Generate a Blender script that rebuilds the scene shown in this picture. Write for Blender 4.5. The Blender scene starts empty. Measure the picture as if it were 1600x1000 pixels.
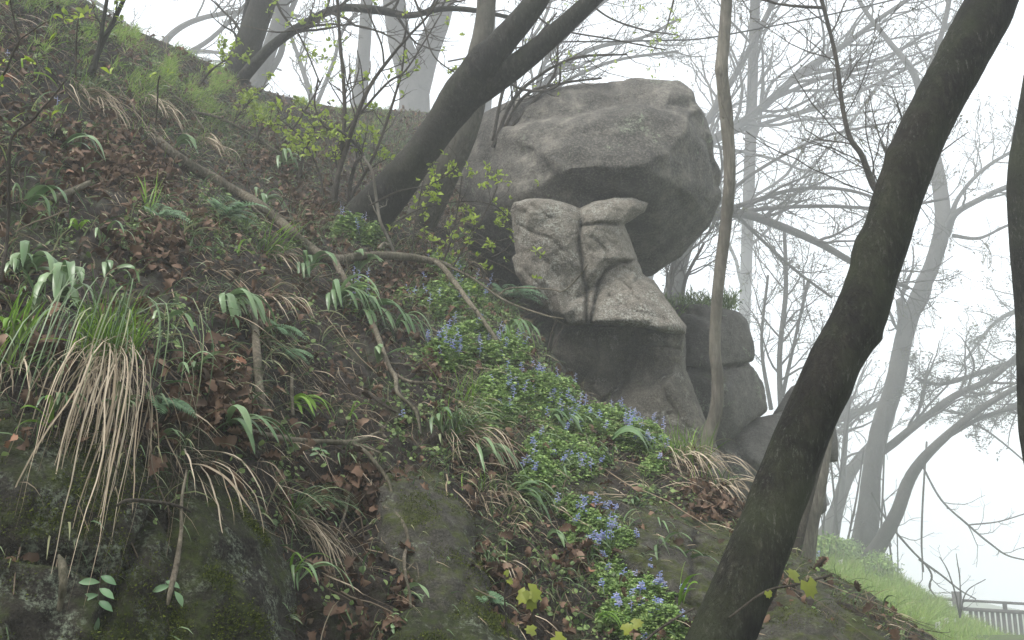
import bpy, bmesh, math, random
import numpy as np

# ------------------------------------------------------------------ camera, world, sun, exposure
SC = bpy.context.scene
COL = SC.collection
PITCH = math.radians(12.0)
FPX = 1450.0                      # focal length in pixels of a 1600 px wide frame
CAM = np.array([0.0, 0.0, 1.6])
cd = bpy.data.cameras.new('camera')
cd.sensor_width = 36.0
cd.lens = 36.0 * FPX / 1600.0
cd.clip_start = 0.05
cd.clip_end = 2000
cam = bpy.data.objects.new('camera', cd)
cam.location = CAM
cam.rotation_euler = (math.radians(90) + PITCH, 0, 0)
COL.objects.link(cam)
SC.camera = cam

W = bpy.data.worlds.new('World')
SC.world = W
W.use_nodes = True
wn, wl = W.node_tree.nodes, W.node_tree.links
wn.clear()
SUN_EL, SUN_ROT = math.radians(55), math.radians(-125)
sky = wn.new('ShaderNodeTexSky')
sky.sky_type = 'NISHITA'
sky.sun_disc = False
sky.sun_elevation = SUN_EL
sky.sun_rotation = SUN_ROT
sky.dust_density = 6.0
hs = wn.new('ShaderNodeHueSaturation')
hs.inputs['Saturation'].default_value = 0.12
mx = wn.new('ShaderNodeMix')
mx.data_type = 'RGBA'
mx.inputs['Factor'].default_value = 0.75
mx.inputs['B'].default_value = (12.4, 13.1, 13.8, 1)     # even cloud cover
bg = wn.new('ShaderNodeBackground')
bg.inputs['Strength'].default_value = 0.12
wo = wn.new('ShaderNodeOutputWorld')
wl.new(sky.outputs[0], hs.inputs['Color'])
wl.new(hs.outputs[0], mx.inputs['A'])
wl.new(mx.outputs['Result'], bg.inputs['Color'])
wl.new(bg.outputs[0], wo.inputs[0])

sd = bpy.data.lights.new('sun', 'SUN')
sd.energy = 4.2
sd.angle = math.radians(25)
sd.color = (1.0, 0.97, 0.92)
sun = bpy.data.objects.new('sun', sd)
# towards the sun: high behind the camera, to the left (Blender sky: rotation measured from +Y towards +X)
sx, sy = math.sin(SUN_ROT) * math.cos(SUN_EL), math.cos(SUN_ROT) * math.cos(SUN_EL)
sun.rotation_euler = (math.pi / 2 - SUN_EL, 0, math.atan2(sx, -sy))
sun.location = (20, 20, 30)
COL.objects.link(sun)

SC.render.engine = 'CYCLES'
SC.cycles.volume_bounces = 3
SC.cycles.max_bounces = 6
SC.cycles.diffuse_bounces = 3
SC.cycles.glossy_bounces = 1
SC.cycles.transmission_bounces = 2
SC.cycles.use_denoising = True
SC.view_settings.view_transform = 'Standard'
SC.view_settings.look = 'None'
SC.view_settings.gamma = 1
SC.view_settings.exposure = 0.14

# ------------------------------------------------------------------ maths helpers
rng = np.random.default_rng(11)
SP, CP = math.sin(PITCH), math.cos(PITCH)
FW, UP, RT = np.array([0, CP, SP]), np.array([0, -SP, CP]), np.array([1.0, 0, 0])

def P(px, py, d):
    px, py, d = np.asarray(px, float), np.asarray(py, float), np.asarray(d, float)
    v = FW + ((px - 800) / FPX)[..., None] * RT + ((500 - py) / FPX)[..., None] * UP
    return CAM + d[..., None] * v

def proj(w):
    r = w - CAM
    d = r @ FW
    return 800 + FPX * (r @ RT) / d, 500 - FPX * (r @ UP) / d, d

def nrm(v):
    return v / np.maximum(np.linalg.norm(v, axis=-1, keepdims=True), 1e-9)

def _h(ix, iy, iz, s):
    n = (ix * 374761393 + iy * 668265263 + iz * 2147483647 + s * 144665) & 0xffffffff
    n = ((n ^ (n >> 13)) * 1274126177) & 0xffffffff
    n = ((n ^ (n >> 16)) * 2246822519) & 0xffffffff
    return ((n ^ (n >> 15)) & 0xffff) / 65535.0

def vnoise(p, seed=0):
    p = np.asarray(p)
    i = np.floor(p).astype(np.int64)
    f = p - i
    f = f * f * (3 - 2 * f)
    r = 0
    for a in (0, 1):
        for b in (0, 1):
            for c in (0, 1):
                w = (f[..., 0] if a else 1 - f[..., 0]) * (f[..., 1] if b else 1 - f[..., 1]) * (f[..., 2] if c else 1 - f[..., 2])
                r = r + w * _h(i[..., 0] + a, i[..., 1] + b, i[..., 2] + c, seed)
    return r * 2 - 1

ROT = np.array([[0.36, 0.48, -0.8], [-0.8, 0.6, 0.0], [0.48, 0.64, 0.6]])

def fbm(p, freq=1.0, octv=4, gain=0.5, seed=0, ridge=False):
    q = np.asarray(p) * freq
    s, a, t = 0, 1.0, 0
    for k in range(octv):
        n = vnoise(q, seed + k)
        if ridge:
            n = 1 - 2 * np.abs(n)
        s = s + a * n
        t += a
        a *= gain
        q = (q @ ROT.T) * 2.03 + 17.3
    return s / t

def crom(pts, n):
    """Catmull-Rom through rows of pts (any width), n samples per span"""
    pts = np.asarray(pts, float)
    if len(pts) < 3:
        t = np.linspace(0, 1, n * 1 + 1)[:, None]
        return pts[0] * (1 - t) + pts[-1] * t
    q = np.vstack([2 * pts[0] - pts[1], pts, 2 * pts[-1] - pts[-2]])
    out = []
    for i in range(1, len(q) - 2):
        t = np.linspace(0, 1, n, endpoint=False)[:, None]
        a, b, c, d = q[i - 1], q[i], q[i + 1], q[i + 2]
        out.append(0.5 * ((2 * b) + (-a + c) * t + (2 * a - 5 * b + 4 * c - d) * t * t + (-a + 3 * b - 3 * c + d) * t ** 3))
    out.append(pts[-1:])
    return np.vstack(out)

# ------------------------------------------------------------------ mesh builder
class MB:
    def __init__(s):
        s.v, s.q, s.t, s.c, s.n = [], [], [], [], 0
    def add(s, v, q=None, t=None, c=None):
        v = np.asarray(v, float).reshape(-1, 3)
        s.v.append(v)
        if q is not None and len(q): s.q.append(np.asarray(q, np.int64).reshape(-1, 4) + s.n)
        if t is not None and len(t): s.t.append(np.asarray(t, np.int64).reshape(-1, 3) + s.n)
        if c is None: c = np.full(len(v), 0.5)
        s.c.append(np.broadcast_to(np.asarray(c, float), (len(v),)))
        s.n += len(v)
    def build(s, name, mat, parent=None, smooth=True):
        me = bpy.data.meshes.new(name)
        v = np.vstack(s.v)
        q = np.vstack(s.q) if s.q else np.zeros((0, 4), np.int64)
        t = np.vstack(s.t) if s.t else np.zeros((0, 3), np.int64)
        me.vertices.add(len(v))
        me.vertices.foreach_set('co', v.astype(np.float32).ravel())
        me.loops.add(q.size + t.size)
        me.loops.foreach_set('vertex_index', np.concatenate([q.ravel(), t.ravel()]).astype(np.int32))
        me.polygons.add(len(q) + len(t))
        me.polygons.foreach_set('loop_start', np.concatenate([np.arange(len(q)) * 4, q.size + np.arange(len(t)) * 3]).astype(np.int32))
        if smooth:
            me.polygons.foreach_set('use_smooth', np.ones(len(q) + len(t), bool))
        a = me.attributes.new('var', 'FLOAT', 'POINT')
        a.data.foreach_set('value', np.concatenate(s.c).astype(np.float32))
        me.update(calc_edges=True)
        me.validate()
        me.materials.append(mat)
        o = bpy.data.objects.new(name, me)
        COL.objects.link(o)
        if parent is not None:
            o.parent = parent
            o.matrix_parent_inverse = parent.matrix_basis.inverted()
        return o

def tag(o, label, cat, group=None, kind=None):
    if label: o['label'] = label
    if cat: o['category'] = cat
    if group: o['group'] = group
    if kind: o['kind'] = kind
    return o

def empty(name, loc, label, cat, group=None):
    o = bpy.data.objects.new(name, None)
    o.empty_display_size = 0.1
    o.location = [float(x) for x in loc]
    COL.objects.link(o)
    return tag(o, label, cat, group)

def gridfaces(n, m, wrap=False):
    i, j = np.meshgrid(np.arange(n - 1), np.arange(m if wrap else m - 1), indexing='ij')
    j2 = (j + 1) % m
    return np.stack([i * m + j, i * m + j2, (i + 1) * m + j2, (i + 1) * m + j], -1).reshape(-1, 4)

def tubes(mb, pts, rad, sides=3, c=None):
    """pts (M,N,3), rad (M,N): M tubes at once"""
    pts = np.asarray(pts, float); rad = np.asarray(rad, float)
    M, N, _ = pts.shape
    if M == 0: return
    tan = nrm(np.gradient(pts, axis=1))
    main = nrm(pts[:, -1] - pts[:, 0] + 1e-6)
    ref = np.where(np.abs(main[:, 2:3]) < 0.8, np.array([[0, 0, 1.0]]), np.array([[1.0, 0, 0]]))
    ref = nrm(np.cross(main, ref))[:, None, :]
    a = nrm(ref - (ref * tan).sum(-1, keepdims=True) * tan)
    b = np.cross(tan, a)
    th = np.arange(sides) * 2 * math.pi / sides
    ring = a[:, :, None, :] * np.cos(th)[:, None] + b[:, :, None, :] * np.sin(th)[:, None]
    v = pts[:, :, None, :] + ring * rad[:, :, None, None]
    f = gridfaces(N, sides, True)
    F = (f[None] + (np.arange(M) * N * sides)[:, None, None]).reshape(-1, 4)
    if c is None: c = rng.random(M)
    mb.add(v.reshape(-1, 3), F, None, np.repeat(np.broadcast_to(c, (M,)), N * sides))

def bigtube(mb, path, sides=24, seg=8, amp=0.04, freq=6.0, seed=0, knots=(), cap=True):
    """path rows (px,py,depth,width px): a limb of real thickness; knots (px,py,radius m,height m)"""
    w = crom(path, seg)
    pts = P(w[:, 0], w[:, 1], w[:, 2])
    r = np.maximum(w[:, 3] / 2 / FPX * w[:, 2], 0.0015)
    tan = nrm(np.gradient(pts, axis=0))
    a = nrm(np.cross(tan[0], [0.3, 1, 0.1]))
    A = []
    for k in range(len(pts)):
        a = nrm(a - (a @ tan[k]) * tan[k]); A.append(a)
    A = np.array(A); B = np.cross(tan, A)
    th = np.arange(sides) * 2 * math.pi / sides
    ring = A[:, None] * np.cos(th)[None, :, None] + B[:, None] * np.sin(th)[None, :, None]
    base = pts[:, None] + ring * r[:, None, None]
    nz = fbm(base, freq, 4, 0.55, seed) + 0.6 * fbm(base, freq * 0.25, 2, 0.5, seed + 9)
    off = r[:, None] * amp * nz
    v = base + ring * off[..., None]
    for (kx, ky, kr, kh) in knots:
        x, y, d = proj(base)
        c = np.exp(-(((x - kx) ** 2 + (y - ky) ** 2) / (kr * kr)))
        v = v + ring * (c * kh)[..., None]
    f = gridfaces(len(pts), sides, True)
    vv = v.reshape(-1, 3)
    if cap:
        n = len(vv)
        vv = np.vstack([vv, pts[:1] - tan[:1] * r[0] * .3, pts[-1:] + tan[-1:] * r[-1] * 0.5])
        t0 = [[(j + 1) % sides, j, n] for j in range(sides)]
        e = (len(pts) - 1) * sides
        t1 = [[e + j, e + (j + 1) % sides, n + 1] for j in range(sides)]
        mb.add(vv, f, t0 + t1)
    else:
        mb.add(vv, f)
    return pts, r

def grow(pts, rad, count, lr, ang=(35, 60), rr=0.5, N=6, up=0.15, wig=0.18, tmin=0.2, lmin=0.0, taper=0.25, rg=None):
    """children of many parent curves: returns (M*count) curves"""
    g = rg or rng
    M, n, _ = pts.shape
    idx = np.repeat(np.arange(M), count)
    K = len(idx)
    t = g.uniform(tmin, 1, K) * (n - 1)
    i = np.minimum(t.astype(int), n - 2)
    f = (t - i)[:, None]
    p0 = pts[idx, i] * (1 - f) + pts[idx, i + 1] * f
    r0 = rad[idx, i] * (1 - f[:, 0]) + rad[idx, i + 1] * f[:, 0]
    tan = nrm(pts[idx, i + 1] - pts[idx, i])
    L = np.linalg.norm(pts[:, -1] - pts[:, 0], axis=1)[idx] * lr * g.uniform(0.5, 1.25, K) * (1.15 - 0.5 * t / (n - 1))
    L = np.maximum(L, lmin)
    rv = g.normal(size=(K, 3))
    side = nrm(rv - (rv * tan).sum(-1, keepdims=True) * tan)
    an = np.radians(g.uniform(ang[0], ang[1], K))[:, None]
    d = nrm(tan * np.cos(an) + side * np.sin(an))
    step = (L / (N - 1))[:, None]
    out = np.zeros((K, N, 3)); out[:, 0] = p0
    for k in range(1, N):
        out[:, k] = out[:, k - 1] + d * step
        d = nrm(d + g.normal(size=(K, 3)) * wig + np.array([0, 0, up]))
    R = (r0 * rr)[:, None] * np.linspace(1, taper, N)[None]
    return out, R

# ------------------------------------------------------------------ materials
def mat(name, fn):
    m = bpy.data.materials.new(name)
    m.use_nodes = True
    nt = m.node_tree
    nt.nodes.clear()
    out = nt.nodes.new('ShaderNodeOutputMaterial')
    fn(nt, out)
    return m

class NT:
    """small node-writing helper"""
    def __init__(s, nt): s.nt = nt
    def n(s, t, **k):
        x = s.nt.nodes.new(t)
        for a, b in k.items(): setattr(x, a, b)
        return x
    def l(s, a, b): s.nt.links.new(a, b)
    def noise(s, scale, detail=6, rough=0.6, vec=None, dist=0.0):
        x = s.n('ShaderNodeTexNoise'); x.inputs['Scale'].default_value = scale
        x.inputs['Detail'].default_value = detail; x.inputs['Roughness'].default_value = rough
        x.inputs['Distortion'].default_value = dist
        if vec is not None: s.l(vec, x.inputs['Vector'])
        return x.outputs['Fac']
    def vor(s, scale, vec=None, feat='F1', out='Distance'):
        x = s.n('ShaderNodeTexVoronoi', feature=feat); x.inputs['Scale'].default_value = scale
        if vec is not None: s.l(vec, x.inputs['Vector'])
        return x.outputs[out]
    def ramp(s, fac, stops, interp='LINEAR'):
        x = s.n('ShaderNodeValToRGB'); x.color_ramp.interpolation = interp
        e = x.color_ramp.elements
        while len(e) < len(stops): e.new(0.5)
        for k, (p, c) in enumerate(stops):
            e[k].position = p
            e[k].color = (c, c, c, 1) if isinstance(c, (int, float)) else (*c, 1)
        s.l(fac, x.inputs[0])
        return x.outputs[0]
    def mix(s, f, a, b, mode='MIX'):
        x = s.n('ShaderNodeMix', data_type='RGBA', blend_type=mode)
        for k, v in (('Factor', f), ('A', a), ('B', b)):
            i = x.inputs[k] if k != 'Factor' else x.inputs[0]
            if k == 'A': i = x.inputs[6]
            if k == 'B': i = x.inputs[7]
            if isinstance(v, (int, float)): i.default_value = v if k == 'Factor' else (v, v, v, 1)
            elif isinstance(v, tuple): i.default_value = (*v, 1)
            else: s.l(v, i)
        return x.outputs[2]
    def math(s, op, a, b=0.0, clamp=False):
        x = s.n('ShaderNodeMath', operation=op, use_clamp=clamp)
        for i, v in enumerate((a, b)):
            if isinstance(v, (int, float)): x.inputs[i].default_value = v
            else: s.l(v, x.inputs[i])
        return x.outputs[0]
    def pos(s, scale=None):
        g = s.n('ShaderNodeNewGeometry').outputs['Position']
        if scale is None: return g
        m = s.n('ShaderNodeMapping'); m.inputs['Scale'].default_value = scale; s.l(g, m.inputs['Vector'])
        return m.outputs[0]
    def nz(s):
        g = s.n('ShaderNodeNewGeometry').outputs['Normal']
        x = s.n('ShaderNodeSeparateXYZ'); s.l(g, x.inputs[0]); return x.outputs['Z']
    def attr(s, name='var'):
        return s.n('ShaderNodeAttribute', attribute_name=name).outputs['Fac']
    def bump(s, h, strength=0.5, dist=0.02, prev=None):
        b = s.n('ShaderNodeBump'); b.inputs['Strength'].default_value = strength; b.inputs['Distance'].default_value = dist
        s.l(h, b.inputs['Height'])
        if prev is not None: s.l(prev, b.inputs['Normal'])
        return b.outputs[0]
    def bsdf(s, col, rough=0.85, normal=None, spec=0.3, out=None, sub=None):
        b = s.n('ShaderNodeBsdfPrincipled')
        if isinstance(col, tuple): b.inputs['Base Color'].default_value = (*col, 1)
        else: s.l(col, b.inputs['Base Color'])
        if isinstance(rough, (int, float)): b.inputs['Roughness'].default_value = rough
        else: s.l(rough, b.inputs['Roughness'])
        b.inputs['Specular IOR Level'].default_value = spec
        if normal is not None: s.l(normal, b.inputs['Normal'])
        if out is not None: s.l(b.outputs[0], out.inputs[0])
        return b.outputs[0]

def leafmat(name, stops, rough=0.55, trans=0.35, spec=0.35, nscale=14.0):
    """leaf-like: colour by the per-leaf random value, mottled, partly translucent"""
    def fn(nt, out):
        k = NT(nt)
        c = k.ramp(k.attr(), stops)
        mo = k.noise(nscale, 3, 0.6, k.pos())
        c = k.mix(k.math('MULTIPLY', k.ramp(mo, [(0.35, 0.0), (0.75, 1.0)]), 0.35), c, (0.10, 0.085, 0.05), 'MIX')
        b = k.bsdf(c, rough, None, spec)
        if trans > 0:
            t = k.n('ShaderNodeBsdfTranslucent'); k.l(c, t.inputs[0])
            m = k.n('ShaderNodeMixShader'); m.inputs[0].default_value = trans
            k.l(b, m.inputs[1]); k.l(t.outputs[0], m.inputs[2]); k.l(m.outputs[0], out.inputs[0])
        else:
            k.l(b, out.inputs[0])
    return mat(name, fn)

def m_soil(nt, out):
    k = NT(nt); p = k.pos()
    a = k.noise(2.2, 8, 0.65, p); b = k.noise(22, 8, 0.7, p); c = k.noise(95, 4, 0.7, p)
    col = k.ramp(b, [(0.28, (0.005, 0.0035, 0.0027)), (0.5, (0.0145, 0.0105, 0.0075)), (0.66, (0.033, 0.025, 0.018)), (0.8, (0.066, 0.052, 0.038))])
    col = k.mix(k.ramp(a, [(0.42, 0.0), (0.62, 0.7)]), col, (0.030, 0.019, 0.013))
    # crumbs and pale specks
    v = k.vor(70, p)
    col = k.mix(k.math('MULTIPLY', k.ramp(v, [(0.10, 1.0), (0.2, 0.0)]), k.ramp(c, [(0.5, 0.0), (0.62, 0.8)])), col, (0.17, 0.135, 0.10))
    # thin moss film on ledges
    mo = k.math('MULTIPLY', k.ramp(k.noise(3.4, 5, 0.6, p), [(0.52, 0.0), (0.64, 1.0)]), k.ramp(k.noise(40, 4, 0.7, p), [(0.4, 0.1), (0.6, 0.8)]))
    col = k.mix(mo, col, (0.045, 0.062, 0.018))
    h = k.math('ADD', k.math('MULTIPLY', b, 1.0), k.math('MULTIPLY', c, 0.5))
    n = k.bump(h, 0.9, 0.03)
    k.bsdf(col, 0.8, n, 0.35, out)
M_SOIL = mat('soil', m_soil)

def rockmat(name, dark, mid, light, moss=0.0, lichen=0.0, scale=1.0, streak=True, mosscol=(0.055, 0.075, 0.012), bump=1.0, lc=(0.24, 0.28, 0.20), con=0.6):
    def fn(nt, out):
        k = NT(nt); p = k.pos()
        a = k.noise(0.9 * scale, 6, 0.62, p, 0.4); b = k.noise(7 * scale, 8, 0.68, p); c = k.noise(60 * scale, 6, 0.7, p)
        col = k.ramp(b, [(0.3, dark), (0.52, mid), (0.72, light)])
        col = k.mix(k.ramp(a, [(0.38, 0.85), (0.6, 0.0)]), col, dark)
        col = k.mix(k.math('MULTIPLY', k.ramp(c, [(0.47, 0.0), (0.64, con)]), 1.0), col, light)
        col = k.mix(k.math('MULTIPLY', k.ramp(k.noise(24 * scale, 6, 0.75, p), [(0.34, 1.0), (0.48, 0.0)]), con), col, dark)
        if streak:
            s = k.noise(3.2 * scale, 5, 0.6, k.pos((1.0, 1.0, 0.12)))
            col = k.mix(k.ramp(s, [(0.5, 0.0), (0.66, 0.55)]), col, dark)
        pit = k.vor(38 * scale, p)
        col = k.mix(k.math('MULTIPLY', k.ramp(pit, [(0.05, 1.0), (0.22, 0.0)]), 0.55), col, dark)
        if lichen > 0:
            lm = k.math('MULTIPLY', k.ramp(k.noise(2.6 * scale, 5, 0.7, p, 1.0), [(0.60 - 0.12 * lichen, 0.0), (0.66 - 0.1 * lichen, 1.0)]),
                        k.ramp(k.noise(30 * scale, 7, 0.8, p), [(0.47, 0.0), (0.60, 1.0)]))
            col = k.mix(k.math('MULTIPLY', lm, 0.8), col, lc)
        if moss > 0:
            mm = k.math('ADD', k.math('MULTIPLY', k.nz(), 0.28), k.noise(2.1 * scale, 7, 0.68, p))
            mf = k.math('MULTIPLY', k.ramp(mm, [(0.80 - 0.3 * moss, 0.0), (0.92 - 0.3 * moss, 1.0)]), k.ramp(k.noise(33, 5, 0.7, p), [(0.36, 0.15), (0.55, 1.0)]))
            mc = k.ramp(k.noise(14, 6, 0.75, p), [(0.3, (mosscol[0] * .25, mosscol[1] * .25, mosscol[2] * .3)), (0.55, mosscol), (0.75, (mosscol[0] * 2.0, mosscol[1] * 1.9, mosscol[2] * 1.6))])
            col = k.mix(mf, col, mc)
        h = k.math('ADD', k.math('MULTIPLY', b, 0.9), k.math('MULTIPLY', c, 0.35))
        h = k.math('SUBTRACT', h, k.math('MULTIPLY', k.ramp(pit, [(0.0, 1.0), (0.2, 0.0)]), 0.15))
        n = k.bump(h, 0.8 * bump, 0.05 / scale)
        k.bsdf(col, 0.88, n, 0.25, out)
    return mat(name, fn)

M_CAP = rockmat('weathered_sandstone', (0.036, 0.034, 0.031), (0.118, 0.110, 0.097), (0.27, 0.25, 0.21), 0, 0.15, 0.7, con=0.5)
M_PIL = rockmat('pale_sandstone', (0.10, 0.09, 0.075), (0.235, 0.212, 0.175), (0.42, 0.38, 0.32), 0, 0.85, 1.0, False, bump=1.8, lc=(0.52, 0.52, 0.46), con=0.8)
M_PILD = rockmat('darker_sandstone', (0.055, 0.050, 0.042), (0.135, 0.123, 0.10), (0.26, 0.24, 0.195), 0.2, 0.4, 1.0, False, bump=1.6, lc=(0.38, 0.38, 0.33))  # darker tone of the pale pillar stone, for its lower block
M_BACK = rockmat('grey_sandstone', (0.06, 0.057, 0.051), (0.12, 0.113, 0.10), (0.20, 0.188, 0.165), 0.2, 0.2, 0.8)
M_MOSS = rockmat('mossy_rock', (0.008, 0.0065, 0.005), (0.026, 0.022, 0.016), (0.070, 0.062, 0.046), 0.66, 0.95, 1.9, False, (0.036, 0.048, 0.009), 1.8)
M_SLAB = rockmat('damp_slab', (0.018, 0.016, 0.013), (0.055, 0.051, 0.041), (0.125, 0.117, 0.095), 0.5, 0.3, 2.0, False, (0.048, 0.058, 0.013), 1.5)

def barkmat(name, dark, mid, light, speck=0.3, green=0.0, scale=1.0, st=(1, 1, 0.35)):
    def fn(nt, out):
        k = NT(nt); p = k.pos(); ps = k.pos(st)
        a = k.noise(5 * scale, 6, 0.65, p); b = k.noise(46 * scale, 7, 0.7, ps); c = k.noise(120 * scale, 4, 0.7, ps)
        col = k.ramp(b, [(0.36, dark), (0.52, mid), (0.68, light)])
        col = k.mix(k.ramp(a, [(0.38, 0.75), (0.56, 0.0)]), col, dark)
        col = k.mix(k.ramp(k.noise(1.6 * scale, 5, 0.65, p), [(0.5, 0.0), (0.66, 0.5)]), col, light)
        if green > 0:
            col = k.mix(k.math('MULTIPLY', k.ramp(k.noise(3.0, 5, 0.65, p), [(0.42, 0.0), (0.66, 1.0)]), green), col, (0.040, 0.048, 0.022))
        sp = k.math('MULTIPLY', k.ramp(k.noise(75 * scale, 8, 0.85, ps), [(0.54, 0.0), (0.64, 1.0)]), k.ramp(k.noise(6 * scale, 5, 0.7, p), [(0.42, 0.05), (0.62, 1.0)]))
        col = k.mix(k.math('MULTIPLY', sp, speck), col, (0.21, 0.205, 0.18))
        n = k.bump(k.math('ADD', b, k.math('MULTIPLY', c, 0.4)), 1.0, 0.022 / scale)
        k.bsdf(col, 0.85, n, 0.2, out)
    return mat(name, fn)
M_BARK1 = barkmat('dark_bark', (0.0022, 0.0019, 0.0015), (0.0085, 0.0072, 0.0053), (0.040, 0.0355, 0.026), 0.5, 0.55, 0.9)
M_BARK2 = barkmat('brown_bark', (0.007, 0.0065, 0.0055), (0.020, 0.018, 0.015), (0.055, 0.051, 0.043), 0.35, 0.3, 0.8)
M_BARK3 = barkmat('pale_bark', (0.09, 0.08, 0.065), (0.17, 0.153, 0.125), (0.27, 0.245, 0.20), 0.25, 0.25, 0.7, (1, 1, 0.1))
M_BARK5 = barkmat('grey_bark', (0.03, 0.027, 0.022), (0.075, 0.068, 0.055), (0.13, 0.12, 0.098), 0.2, 0.25, 0.7)
M_BARK4 = barkmat('far_bark', (0.03, 0.027, 0.024), (0.055, 0.05, 0.045), (0.085, 0.078, 0.070), 0.2, 0.1, 0.5)
M_BRANCH = barkmat('fallen_branch_bark', (0.055, 0.046, 0.033), (0.145, 0.122, 0.09), (0.29, 0.255, 0.19), 0.35, 0.45, 1.4)
M_TWIG = barkmat('twig_bark', (0.03, 0.024, 0.019), (0.06, 0.05, 0.04), (0.11, 0.095, 0.075), 0.1, 0.1, 1.5)

# ------------------------------------------------------------------ air
def haze_m(nt, out):
    v = nt.nodes.new('ShaderNodeVolumePrincipled')
    v.inputs['Color'].default_value = (0.975, 0.99, 1.0, 1)
    v.inputs['Density'].default_value = 0.0084
    v.inputs['Anisotropy'].default_value = 0.35
    nt.links.new(v.outputs[0], out.inputs['Volume'])
M_HAZE = mat('haze', haze_m)
hb = MB()
lo, hi = np.array([-75, -30, -14.0]), np.array([75, 165, 18.0])
cv = np.array([[(lo, hi)[i][0], (lo, hi)[j][1], (lo, hi)[k][2]] for i in (0, 1) for j in (0, 1) for k in (0, 1)])
hb.add(cv, [[0, 1, 3, 2], [4, 6, 7, 5], [0, 4, 5, 1], [2, 3, 7, 6], [0, 2, 6, 4], [1, 5, 7, 3]])
tag(hb.build('haze', M_HAZE, None, False), None, None, None, 'stuff')

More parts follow.
